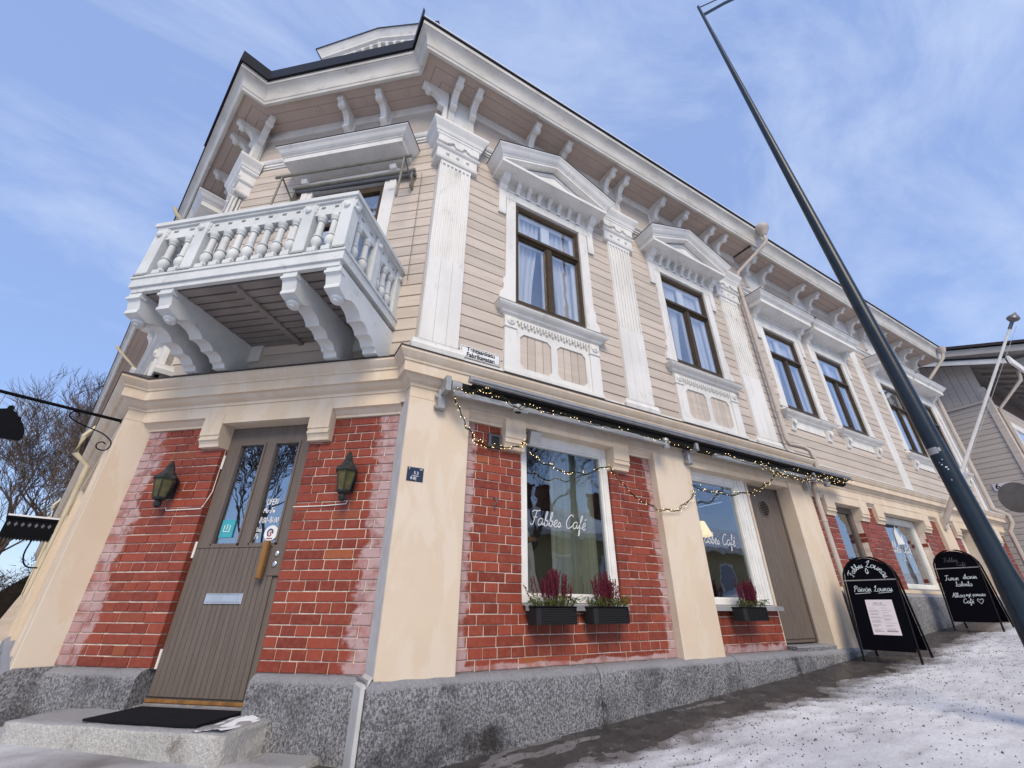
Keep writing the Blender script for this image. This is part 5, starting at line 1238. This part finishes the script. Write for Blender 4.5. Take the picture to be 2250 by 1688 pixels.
# ------------------------------------------------------------------ doorstep and mat
st = thing('doorstep', 'pale rough granite doorstep below the cafe door', 'step', M=FC @ T(-1.5, -.25, 0))
def rough_block(x0, x1, y0, y1, z0, z1, r, b=.015, n=10, j=.006):
    mb = MB(); g = []
    # front, top, right and left faces as grids joined by a rounded-box mapping
    def pt(u, v, w): return Vector((x0+(x1-x0)*u, y0+(y1-y0)*v, z0+(z1-z0)*w))
    bm = bmesh.new(); bmesh.ops.create_cube(bm, size=1.0); bmesh.ops.subdivide_edges(bm, edges=bm.edges[:], cuts=n, use_grid_fill=True)
    c = Vector(((x0+x1)/2, (y0+y1)/2, (z0+z1)/2)); s = Vector((x1-x0, y1-y0, z1-z0))
    for v in bm.verts:
        p = Vector((v.co.x*s.x, v.co.y*s.y, v.co.z*s.z)); h = s/2-Vector((b, b, b)); q = Vector((max(-h.x, min(h.x, p.x)), max(-h.y, min(h.y, p.y)), max(-h.z, min(h.z, p.z))))
        d_ = p-q
        if d_.length > 1e-6: p = q+d_.normalized()*b
        nn = Vector((mn.noise(p*9), mn.noise(p*9+Vector((5, 0, 0))), mn.noise(p*9+Vector((0, 5, 0)))))*j
        v.co = c+p+nn
    me = bpy.data.meshes.new('block'); bm.to_mesh(me); bm.free()
    for p in me.polygons: p.use_smooth = True
    return me
me = rough_block(-2.42, -.66, -.50, .06, .0, .297, pr, .02, 16, .010); me.materials.append(MATS['granite_warm']); link('step_stone', me, st, FC)
me = rough_block(-.64, -.22, -.34, -.02, -.1, .105, pr, .012, 8, .006); me.materials.append(MATS['granite_warm']); link('side_stone', me, st, FC)
sp = MB(); vs = []                            # snow crust left on the step
n_ = 24
for j in range(7):
    for i in range(n_+1):
        u = -.90+.22*i/n_ ; yv = -.50+.50*j/6; vs.append((u+.02*fbm(u*9, yv*9, 1), yv, .290+.020*(.35+fbm(u, yv, 7, 4)*1.6)))
sp.add(vs, [(j*(n_+1)+i, j*(n_+1)+i+1, (j+1)*(n_+1)+i+1, (j+1)*(n_+1)+i) for j in range(6) for i in range(n_)])
build(sp, 'snow_crust', 'snow_clean', st, FC, 60)
dm_ = thing('door_mat', 'thin black rubber door mat on the granite doorstep', 'mat', M=FC @ T(-1.37, -.25, .30))
build(MB().box(-1.82, -.91, -.455, -.02, .303, .318), 'mat', 'mat_black', dm_, FC)

# ------------------------------------------------------------------ pavement boards
def a_board(M, label, n):
    o = thing('pavement_board', label, 'sign board', group='black pavement boards', M=M)
    W_, H_, D_ = .56, 1.20, .62; tilt = math.atan2(D_/2, H_); Ls = math.hypot(D_/2, H_)
    def side(sg):
        S = M @ (T(0, 0, 0) if sg < 0 else T(0, D_, 0) @ RZ(math.pi)) @ Matrix.Rotation(-tilt, 4, 'X')
        fr = [(-W_/2, 0, 0)] + [(-W_/2, 0, Ls-W_/2)] + [(-W_/2*math.cos(a), 0, Ls-W_/2+W_/2*math.sin(a)) for a in [math.pi*i/12 for i in range(1, 12)]] + [(W_/2, 0, Ls-W_/2), (W_/2, 0, 0)]
        f = build(MB().tube(fr, .0125, 8), 'tube_frame', 'black_paint', o, S, 45)
        z0 = .13; pan = [(-W_/2+.018, z0), (W_/2-.018, z0), (W_/2-.018, Ls-W_/2)] + [((W_/2-.02)*math.cos(a), Ls-W_/2+(W_/2-.02)*math.sin(a)) for a in [math.pi*i/14 for i in range(1, 14)]] + [(-W_/2+.018, Ls-W_/2)]
        p = build(MB().extr(pan, -.006, .006, 'y'), 'chalk_panel', 'black_board', o, S)
        build(MB().tube([(-W_/2, -.008, Ls-W_/2-.02), (W_/2, -.008, Ls-W_/2-.02)], .008, 6), 'cross_bar', 'metal_grey', o, S, 45)
        return S, Ls, p
    S, Ls, p = side(-1); side(1)
    y = -.0085; t = MB(); tf = MB()
    if n == 1:
        script_text(t, 'Fabbes', -.215, 0, .036, .006, y, .1, (0, Ls-.30, .165)); script_text(t, 'Lounas', .0, 0, .044, .007, y, .1, (0, Ls-.30, .165))
        t.ribbon(smooth_pts([(0, Ls-.22), (.015, Ls-.19), (.0, Ls-.15), (-.012, Ls-.19), (0, Ls-.22), (.02, Ls-.205)]), .006, y)
        script_text(t, 'Päivän Lounas', -.195, Ls-.44, .036, .0055, y, .15); t.ribbon([(-.19, Ls-.465), (-.02, Ls-.455)], .005, y).ribbon([(.06, Ls-.46), (.20, Ls-.45)], .005, y)
        pp = build(MB().box(-.105, .175, -.0105, -.007, .30, .70), 'menu_sheet', 'paper', p, S)
        g = MB(); rr = random.Random(2)
        for col in (-.085, .045):
            z = .60
            while z > .36:
                for k in range(rr.randint(1, 3)):
                    x = col; e = col+rr.uniform(.05, .10)
                    while x < e: l = rr.uniform(.006, .018); g.box(x, x+l, -.0115, -.0105, z, z+.004); x += l+.004
                    z -= .011
                z -= .016
        g.box(-.045, .105, -.0115, -.0105, .635, .640); g.box(.04, .15, -.0115, -.0105, .335, .350); g.box(-.08, .01, -.0115, -.0105, .335, .341)
        script_text(g, 'Fabbes Café', -.03, .652, .010, .002, -.0112, .2)
        build(g, 'menu_print', 'grey_print', pp, S)
    else:
        script_text(tf, 'Fabbes', -.13, Ls-.20, .034, .006, y, .1); script_text(tf, 'Café', .02, Ls-.27, .03, .006, y, .1)
        script_text(t, 'Turun', -.19, Ls-.49, .040, .0065, y, .15); script_text(t, 'ihanin', .04, Ls-.475, .036, .006, y, .15); script_text(t, 'kahvila', -.08, Ls-.585, .036, .0065, y, .15)
        script_text(t, 'Alkaa', -.17, Ls-.75, .034, .006, y, .15); script_text(t, 'nyt parasta', .0, Ls-.735, .026, .0055, y, .15); script_text(t, 'Café', -.06, Ls-.84, .034, .006, y, .15)
        hx, hz = .15, Ls-.85; t.ribbon(smooth_pts([(hx, hz), (hx-.035, hz+.05), (hx-.02, hz+.075), (hx, hz+.055), (hx+.02, hz+.075), (hx+.035, hz+.05), (hx, hz)]), .0055, y)
    if tf.v: build(tf, 'faded_lettering', 'chalk_faint', p, S)
    build(t, 'chalk_lettering', 'chalk', p, S)
a_board(T(5.98, -.70, gz(6.2, 0)) @ RZ(rad(-80)), 'black arched pavement board holding a white lunch menu sheet', 1)
a_board(T(9.10, -.66, gz(9.3, 0)+.01) @ RZ(rad(-87)), 'black arched pavement board with chalk lines and a heart, behind the menu board', 2)

# ------------------------------------------------------------------ street lamp
LPX, LPY = 3.92, -2.55; g0 = gz(LPX, LPY)
LM = T(LPX, LPY, g0) @ Matrix.Rotation(rad(-2.25), 4, 'X') @ Matrix.Rotation(rad(-.65), 4, 'Y')      # leans a little
lp = thing('street_lamp', 'tall tapered dark blue steel street lamp pole with a pasted grey label', 'street lamp', M=LM)
def pole_r(z): return .071-(z-.9)*.0051
build(MB().lathe([(.11, -.1), (.11, .30), (.10, .40), (.08, .9)] + [(pole_r(z), z) for z in (1, 3, 5, 7, 9, 10.3)] + [(.021, 10.45), (0, 10.46)], n=28), 'pole', 'pole_blue', lp, LM, 40)
adx, ady = math.cos(rad(-30)), math.sin(rad(-30))
def ap(d, z): return (d*adx, d*ady, z)
build(MB().tube([ap(0, 10.40), ap(.5, 10.8), ap(1.6, 11.6)], .011, 6).tube([ap(0, 10.10), ap(.5, 10.56), ap(1.6, 11.45)], .026, 8), 'arm', 'pole_blue', lp, LM, 40)
build(MB().extr([(1.55, 11.4), (2.3, 11.6), (2.35, 11.7), (2.2, 11.8), (1.55, 11.7)], -.15, .15, 'y'), 'lamp_head', 'pole_blue', lp, LM @ RZ(rad(-30)))
def pole_patch(z0, z1, a0, a1, nm, mat, e=.0015):
    m = MB(); n = 8; vs = []
    for z in (z0, z1):
        for i in range(n+1): a = a0+(a1-a0)*i/n; vs.append(((pole_r(z)+e)*math.cos(a), (pole_r(z)+e)*math.sin(a), z))
    m.add(vs, [(i, i+1, n+2+i, n+1+i) for i in range(n)]); build(m, nm, mat, lp, LM)
ac = math.atan2(CAM.y-LPY, CAM.x-LPX)
pole_patch(1.90, 1.955, ac-1.15, ac+.05, 'label_tape', 'metal_grey'); pole_patch(1.915, 1.945, ac+.08, ac+.32, 'label_tape', 'metal_grey')
for z, a, w_ in ((1.80, -.35, .14), (1.775, -.12, .22), (1.84, -.05, .07), (1.82, -.45, .06), (1.755, .0, .12), (1.67, -.15, .06)): pole_patch(z, z+.009, ac+a, ac+a+w_, 'paint_scuff', 'white_film')

# ------------------------------------------------------------------ flagpole on the wing
fp = thing('flagpole', 'slanted white wall flagpole with grey onion finial on the side building', 'flagpole', (11.6, -.05, 2.6))
A, B = Vector((11.6, -.10, 2.62)), Vector((11.6, -2.53, 6.28))
build(MB().tube([A.lerp(B, .10), B], [.034, .022], 10), 'pole', 'white_paint', fp, None, 45)
build(MB().tube([A, A.lerp(B, .15)], .055, 10).box(11.53, 11.67, -.12, -.04, 2.50, 2.70), 'socket', 'gutter', fp, None, 40)
dq = (B-A).to_track_quat('Z', 'Y').to_matrix().to_4x4()
build(MB().lathe([(.03, -.15), (.03, 0), (.045, .01), (.085, .04), (.10, .075), (.085, .115), (.04, .155), (.012, .20), (.0, .22)], n=14), 'finial', 'metal_dark', fp, Matrix.Translation(B) @ dq, 40)
build(MB().tube([B+Vector((.03, -.02, -.1)), A.lerp(B, .6)+Vector((.06, -.06, 0)), A.lerp(B, .2)+Vector((.03, -.03, 0))], .004, 4), 'halyard', 'trim_grey', fp)

# ------------------------------------------------------------------ round traffic sign, seen from behind
ts = thing('traffic_sign', 'round traffic sign seen from its grey back, at the street edge', 'traffic sign', (13.2, -.98, gz(13.2, 0)))
MS = T(13.2, -1.0, 3.17) @ RZ(rad(70))
build(MB().lathe([(.30, 0), (.32, .003), (.32, .012), (.30, .016), (0, .016)], n=32, axis='y'), 'disc', 'metal_dark', ts, MS @ RZ(0), 40)
build(MB().tube([(13.23, -1.02, gz(13.2, 0)-.2), (13.23, -1.02, 3.4)], .03, 10), 'post', 'metal_grey', ts, None, 45)

# ------------------------------------------------------------------ house beyond, up the street
hs = thing('gabled_house', 'grey beige wooden house with overhanging gable roof beyond the flagpole', 'house', (17.5, -.65, gz(17.5, 0)))
HX, HY = 17.5, -.66
def hz(y): return 7.66-.42*(y+1.20) if False else 7.60+.42*(y+1.14)
hb = MB().box(HX+.05, HX+9, HY+.03, 9, .9, 7.2); build(hb, 'wall_core', 'siding_back', hs)
FH = T(HX, 0, 0) @ RZ(-math.pi/2)              # gable wall, seen from -X: local x = -y
n = 34; h_ = (6.62-1.3)/n
Pf = [(.006, .001), (-.018, .006), (-.018, h_-.011), (-.002, h_-.002), (.006, h_-.002)]
me = MB().extr(Pf, -6, -HY).mesh('siding_board', 'grey_siding'); me2 = MB().extr(Pf, HX, HX+9).mesh('siding_board', 'siding')
for k in range(n): link('siding_board', me, hs, FH @ T(0, 0, 1.3+k*h_))
for k in range(n): link('siding_board', me2, hs, T(0, HY, 1.3+k*h_))
for k in range(20):
    y0 = HY-.0+k*.19; y1 = y0+.182; zt0, zt1 = hz(y0)+.065, hz(y1)+.065
    build(MB().extr([(-y0, 6.68), (-y1, 6.68), (-y1, zt1), (-y0, zt0)], -.03, .02, 'y'), 'gable_board', 'grey_siding', hs, FH)
build(MB().box(-6, -HY+.03, -.07, .02, 6.62, 6.69), 'string_course', 'grey_siding', hs, FH)
def ry(y): return hz(y)
for nm, mat, dz0_, dz1_, x0_ in (('roof', 'roof_metal', .10, .17, HX-.62), ('bargeboard', 'trim', -.06, .10, HX-.60), ('roof_underside', 'boards_dark', .07, .098, HX-.55)):
    x1_ = HX+9 if nm != 'bargeboard' else HX-.56
    ye = -1.55 if nm != 'bargeboard' else -1.50
    build(MB().add([(x, y, hz(y)+d_) for x in (x0_, x1_) for y, d_ in ((ye, dz0_), (4, dz0_), (4, dz1_), (ye, dz1_))], [(0, 1, 2, 3), (4, 5, 6, 7), (0, 1, 5, 4), (1, 2, 6, 5), (2, 3, 7, 6), (3, 0, 4, 7)]), nm, mat, hs)
for k in range(9): build(MB().extr([(y, hz(y)+d_) for y, d_ in ((-1.5, -.02), (HY, -.02), (HY, .07), (-1.5, .07))], HX+k*.7-.45, HX+k*.7-.37), 'rafter_end', 'boards_dark', hs)
build(MB().box(HX-.6, HX+9, -1.60, -1.54, hz(-1.55)-.08, hz(-1.55)+.16), 'eave_board', 'trim', hs)
build(MB().box(HX-.05, HX+.15, HY-.05, HY+.1, 1.2, 7.1), 'corner_board', 'siding', hs)
for c in (19.0, 21.5, 24):
    w_ = build(MB().box(c-.7, c+.7, HY-.06, HY, 5.9, 6.1).box(c-.6, c-.5, HY-.05, HY, 4.3, 5.9).box(c+.5, c+.6, HY-.05, HY, 4.3, 5.9).box(c-.65, c+.65, HY-.08, HY, 4.2, 4.3), 'window', 'trim', hs)
    build(MB().box(c-.5, c+.5, HY-.03, HY-.02, 4.3, 5.9), 'pane', 'glass', w_)
build(MB().tube([(HX+.3, -1.5, hz(-1.5)-.05), (HX+.3, -1.45, 7.1), (HX+.25, HY-.08, 6.4), (HX+.25, HY-.08, 1.2)], .05, 8), 'downpipe', 'gutter', hs, None, 45)
hn = thing('house_number', 'pale house number plate reading 6 on the grey beige house wall', 'sign', (HX-.03, .1, 3.7))
MH = FH @ T(.03, -.03, 4.17)
build(MB().box(-.20, .20, -.01, .0, -.10, .10), 'plate', 'paper', hn, MH)
link('lettering', text_mesh('6', .22, 'black_print', .002, .004), hn, MH @ T(-.1, -.012, 0) @ FACE)
fh = thing('far_house', 'pale beige roofed house rising behind the gabled house', 'house', (30, 3, 2))
build(MB().box(27.5, 44, -1.2, 14, 2, 11.2).extr([(-1.9, 10.9), (14, 16.8), (14, 17.2), (-1.9, 11.2)], 26.8, 44.5), 'wall', 'siding', fh); build(MB().extr([(-2.0, 11.22), (14, 17.25), (14, 17.4), (-2.0, 11.36)], 26.7, 44.6), 'roof', 'flashing', fh)

# ------------------------------------------------------------------ iron signs on the left street side
def teapot_sign():
    t_ = .42; M = FL @ T(-t_, 0, 0) @ RZ(rad(-90))    # local x = out of the wall ... plane of the bracket
    M = FL @ T(-t_, 0, 0)
    o = thing('hanging_sign', 'black pot-shaped hanging sign on a scrolled iron rod by the cream pillar', 'sign', M=M @ T(0, 0, 2.8))
    rod = MB().tube([(0, 0.0, 2.84), (0, -1.35, 2.885)], .017, 8).lathe([(.03, 0), (.03, -.012)], (0, 0, 2.84), 10, 'y')
    rd = build(rod, 'iron_rod', 'black_paint', o, M, 45)
    sc = [(-.50, 2.80), (-.47, 2.815), (-.44, 2.80), (-.43, 2.765), (-.46, 2.745), (-.41, 2.70), (-.36, 2.70)]
    P = smooth_pts([(-.36, 2.775), (-.345, 2.80), (-.365, 2.83), (-.405, 2.825), (-.415, 2.785), (-.385, 2.75), (-.30, 2.715), (-.20, 2.69), (-.10, 2.66), (-.02, 2.60), (-.005, 2.54), (-.04, 2.49), (-.10, 2.50), (-.115, 2.545), (-.08, 2.575), (-.05, 2.56)], 5)
    build(MB().tube([(0, a, b) for a, b in P], .0065, 6), 'scroll', 'black_paint', o, M, 45)
    pot = [(-.67, 2.43), (-.95, 2.43), (-1.0, 2.46), (-1.01, 2.52), (-.985, 2.60), (-.93, 2.665), (-.86, 2.70), (-.84, 2.705), (-.835, 2.745), (-.815, 2.755), (-.80, 2.745), (-.80, 2.71), (-.765, 2.685), (-.745, 2.66), (-.75, 2.64), (-.70, 2.60), (-.665, 2.54), (-.65, 2.47)]
    pot = [(-.66, 2.43), (-.93, 2.43), (-.985, 2.47), (-.99, 2.56), (-.95, 2.64), (-.90, 2.695), (-.845, 2.715), (-.84, 2.745), (-.82, 2.757), (-.80, 2.745), (-.80, 2.712), (-.765, 2.69), (-.74, 2.655), (-.735, 2.625), (-.69, 2.60), (-.655, 2.54), (-.64, 2.46)]
    sg_ = build(MB().extr([(a, b) for a, b in pot], -.02, .02), 'pot_shape', 'black_paint', o, M)
    build(MB().tube([(0, -.735, 2.86), (0, -.735, 2.63)], .004, 5).tube([(0, -.905, 2.87), (0, -.905, 2.69)], .004, 5), 'hanger_wire', 'metal_grey', o, M)
    build(MB().tube(smooth_pts([(0, -.735, 2.66), (0, -.725, 2.62), (0, -.70, 2.60)]), .012, 6), 'pot_handle', 'black_paint', o, M)
teapot_sign()
M = FL @ T(-6.0, 0, 0)
ls = thing('lantern_sign', 'black box-shaped sign with white diamonds and fringed edge down the side street', 'sign', M=M @ T(0, 0, 2.2))
build(MB().box(-.16, .16, -.72, -.08, 2.05, 2.36), 'box', 'black_paint', ls, M)
build(MB().box(-.18, .18, -.74, -.06, 2.36, 2.40), 'lid', 'black_paint', ls, M); build(MB().box(-.17, .17, -.73, -.07, 2.40, 2.43), 'lid_snow', 'snow_clean', ls, M)
for i in range(7):
    y = -.67+i*.085; build(MB().extr([(y-.025, 2.27), (y, 2.23), (y+.025, 2.27), (y, 2.31)], .161, .165), 'diamond', 'metal_dark', ls, M)
fr_ = MB()
for i in range(16): y = -.72+i*.043; fr_.extr([(y, 2.05), (y+.038, 2.05), (y+.019, 2.0)], .14, .16)
build(fr_, 'fringe', 'black_paint', ls, M); build(MB().tube([(0, -.03, 2.2), (0, -.1, 2.2)], .03, 8).tube(smooth_pts([(0, -.30, 2.05), (0, -.31, 1.8), (0, -.22, 1.62), (0, -.05, 1.6)]), .012, 6), 'bracket', 'black_paint', ls, M)
for t_, top in ((2.6, 7.0), (9.5, 7.0)):
    p = MB().tube([(-t_, -.55, 7.6), (-t_, -.50, 7.5), (-t_, .0, 7.1), (-t_, .05, 7.0), (-t_, .05, 3.5), (-t_, -.18, 3.3), (-t_, -.26, 3.15), (-t_, -.26, 2.9), (-t_, -.08, 2.75), (-t_, -.08, .6)], .036, 8)
    build(p, 'downpipe', 'gutter_yellow', corner, FL, 45)
pr_ = thing('porch_cheek', 'low pinkish plaster porch wall further down the side street', 'wall', M=FL @ T(-13, 0, 0))
build(MB().extr([(-.28, .1), (.1, .1), (.1, 1.25), (-.08, 1.25), (-.28, .5)], -13.6, -12.9), 'wall', 'siding', pr_, FL)

# ------------------------------------------------------------------ trees
def bare_tree(loc, H, label, seed, spread=.5, depth=6, group=None, mesh=None, name='bare_tree'):
    r = random.Random(seed); tr, br = MB(), MB(); cnt = [0]
    def grow(p, d, L, rad_, lev):
        n = 4; P = [p]; Rr = [rad_]; q = p
        for i in range(n):
            d = (d+Vector((r.gauss(0, .10), r.gauss(0, .10), r.gauss(.05, .07)))).normalized(); q = q+d*L/n; P.append(q); Rr.append(rad_*(1-.42*(i+1)/n))
        (tr if lev == 0 else br).tube(P, Rr, 7 if lev == 0 else (5 if lev < 3 else 3), False)
        if lev >= depth: return
        k = 4 if lev == 0 else 3
        for i in range(k):
            a = r.uniform(0, 6.28); sp_ = r.uniform(.25, spread+.15*lev*.5)
            v = Vector((math.cos(a), math.sin(a), 0)); nd = (d+v*sp_).normalized()
            t = r.uniform(.45, 1.0) if i else 1.0; idx = min(n, int(t*n+.5))
            grow(P[idx], nd, L*r.uniform(.66, .86), max(Rr[idx]*r.uniform(.5, .7), .009), lev+1)
        if lev > 1:
            for i in range(2):
                idx = r.randint(1, n-1); a = r.uniform(0, 6.28); nd = (d+Vector((math.cos(a), math.sin(a), r.uniform(-.2, .5)))*.9).normalized()
                br.tube([P[idx], P[idx]+nd*L*.25, P[idx]+nd*L*.5+Vector((0, 0, L*.06))], [.011, .009, .006], 3, False)
    base = Vector(loc); o = thing(name, label, 'tree', loc, group)
    grow(base, Vector((r.gauss(0, .05), r.gauss(0, .05), 1)), H*.26, H*.021, 0)
    build(tr, 'trunk', 'bark', o, None, 60); build(br, 'crown', 'twigs', o)
    return o
def street_pt(dist, px):                       # a point along a viewing direction at some distance, on the ground
    d = fwd*1.0+r2*((px[0]-1125)/PX_F)+u2*((844-px[1])/PX_F); d.z = 0; d.normalize(); p = CAM+d*dist; return (p.x, p.y, gz(p.x, p.y))
bare_tree(street_pt(27, (60, 1300)), 12.5, 'tall bare deciduous tree beyond the hanging pot sign', 41, .55, 6, 'bare trees down the side street')
bare_tree(street_pt(30, (150, 1300)), 13.5, 'bare tree showing its crown between pot sign rod and the eave', 42, .5, 7, 'bare trees down the side street')
bare_tree(street_pt(32, (-90, 1330)), 12.0, 'spreading bare tree at the far side of the side street', 43, .6, 6, 'bare trees down the side street')
bare_tree((9.0, -12.5, gz(9, 0)), 10.5, 'bare tree across the street, mirrored in the shop window', 44, .6, 6, 'bare trees across the street')
bare_tree((-13, -1.5, .1), 9, 'bare tree behind the viewer, mirrored in the cafe door glass', 45, .6, 6, 'bare trees across the street')
hm = MB(); r = random.Random(12)
c0 = Vector(street_pt(34, (60, 1300))); sdv = Vector((c0.y-CAM.y, -(c0.x-CAM.x), 0)).normalized()
for i in range(26000):
    a = r.uniform(-14, 14); hgt = 3.9*(1-.35*abs(math.sin(a*.9)))*(.75+.25*math.sin(a*2.3)); z = hgt*math.sqrt(r.random()); b = r.uniform(-1.6, 1.6)*(1-.5*z/4)
    p = c0+sdv*a+Vector((b*.5, b, z)); d_ = Vector((r.gauss(0, 1), r.gauss(0, 1), r.gauss(.4, .8))).normalized(); L_ = r.uniform(.15, .55); n_ = d_.cross(Vector((r.random()-.5, r.random()-.5, .3))).normalized()*.016
    hm.add([p-n_, p+n_, p+d_*L_], [(0, 1, 2)])
hc = MB(); 
for i in range(30):
    a0, a1 = -14+i*28/30, -14+(i+1)*28/30
    def hh(a): return 3.3*(1-.35*abs(math.sin(a*.9)))*(.75+.25*math.sin(a*2.3))
    vs = []
    for a in (a0, a1):
        for b, z in ((-1.0, -.2), (-.8, hh(a)*.6), (0, hh(a)), (.8, hh(a)*.6), (1.0, -.2)): q = c0+sdv*a; vs.append((q.x+b*.5, q.y+b, q.z+z))
    hc.add(vs, [(j, j+1, j+6, j+5) for j in range(4)])
hc.add(hm.v, hm.f)
me = bpy.data.meshes.new('hedge'); me.from_pydata(hc.v, [], hc.f); me.materials.append(MATS['hedge'])
tag(link('hedge', me), 'dense brown leafless hedge across the far end of the side street', 'hedge', kind='stuff')

# a passer-by far down the side street
def walker(loc):
    o = thing('person', 'distant person in violet jacket with orange trim on the snowy side street', 'person', loc)
    bm = bmesh.new(); J = [(0, 0, .92), (0, 0, 1.15), (0, 0, 1.38), (0, 0, 1.5), (0, .02, 1.64), (.11, 0, .88), (.13, .12, .48), (.12, .05, .06), (.12, -.12, .03), (-.11, 0, .88), (-.13, -.10, .48), (-.12, -.02, .06), (-.12, -.18, .03), (.2, 0, 1.38), (.28, .05, 1.12), (.26, -.08, .90), (-.2, 0, 1.38), (-.28, -.05, 1.12), (-.25, -.14, .92)]
    E_ = [(0, 1), (1, 2), (2, 3), (3, 4), (0, 5), (5, 6), (6, 7), (7, 8), (0, 9), (9, 10), (10, 11), (11, 12), (2, 13), (13, 14), (14, 15), (2, 16), (16, 17), (17, 18)]
    Rr = [.15, .16, .14, .06, .10, .10, .075, .05, .045, .10, .075, .05, .045, .08, .06, .045, .08, .06, .045]
    me = bpy.data.meshes.new('body'); me.from_pydata(J, E_, []); ob = link('body', me, o, T(*loc)); md = ob.modifiers.new('skin', 'SKIN')
    sk = me.skin_vertices[0].data
    for i, r_ in enumerate(Rr): sk[i].radius = (r_, r_)
    sk[0].use_root = True; ob.modifiers.new('sub', 'SUBSURF').levels = 1; me.materials.append(MATS['jacket_violet'])
    build(MB().lathe([(.165, 1.02), (.172, 1.06), (.165, 1.10)], n=12), 'jacket_band', 'orange', o, T(*loc)); build(MB().lathe([(.0, 1.78), (.09, 1.74), (.115, 1.68), (.11, 1.62)], (0, .02, 0), 12), 'hat', 'orange', o, T(*loc), 40)
walker(street_pt(48, (8, 1370)))

# ------------------------------------------------------------------ house across the street (mirrored in the panes)
oh = thing('opposite_house', 'low yellow wooden house with snowy roof and chimneys across the street', 'house', (12, -14, .8))
build(MB().box(4, 30, -22, -14, .3, 4.1), 'wall', 'yellow_siding', oh); build(MB().extr([(-13.4, 4.05), (-18, 6.2), (-22.6, 4.05), (-22.6, 4.25), (-18, 6.42), (-13.4, 4.25)], 3.4, 30.6), 'roof', 'snow_clean', oh)
build(MB().box(3.5, 30.5, -13.5, -13.38, 3.95, 4.2), 'gutter', 'trim_grey', oh)
for x in (8.2, 11.6, 13.0, 17): build(MB().box(x-.35, x+.35, -17.4, -16.7, 5.5, 7.2).box(x-.42, x+.42, -17.47, -16.63, 7.2, 7.35), 'chimney', 'chimney_brick', oh)
for x in range(6, 30, 3):
    w_ = build(MB().box(x-.65, x+.65, -14, -13.95, 1.7, 3.4), 'window', 'trim', oh); build(MB().box(x-.5, x+.5, -13.95, -13.94, 1.85, 3.25), 'pane', 'interior_blue', w_)
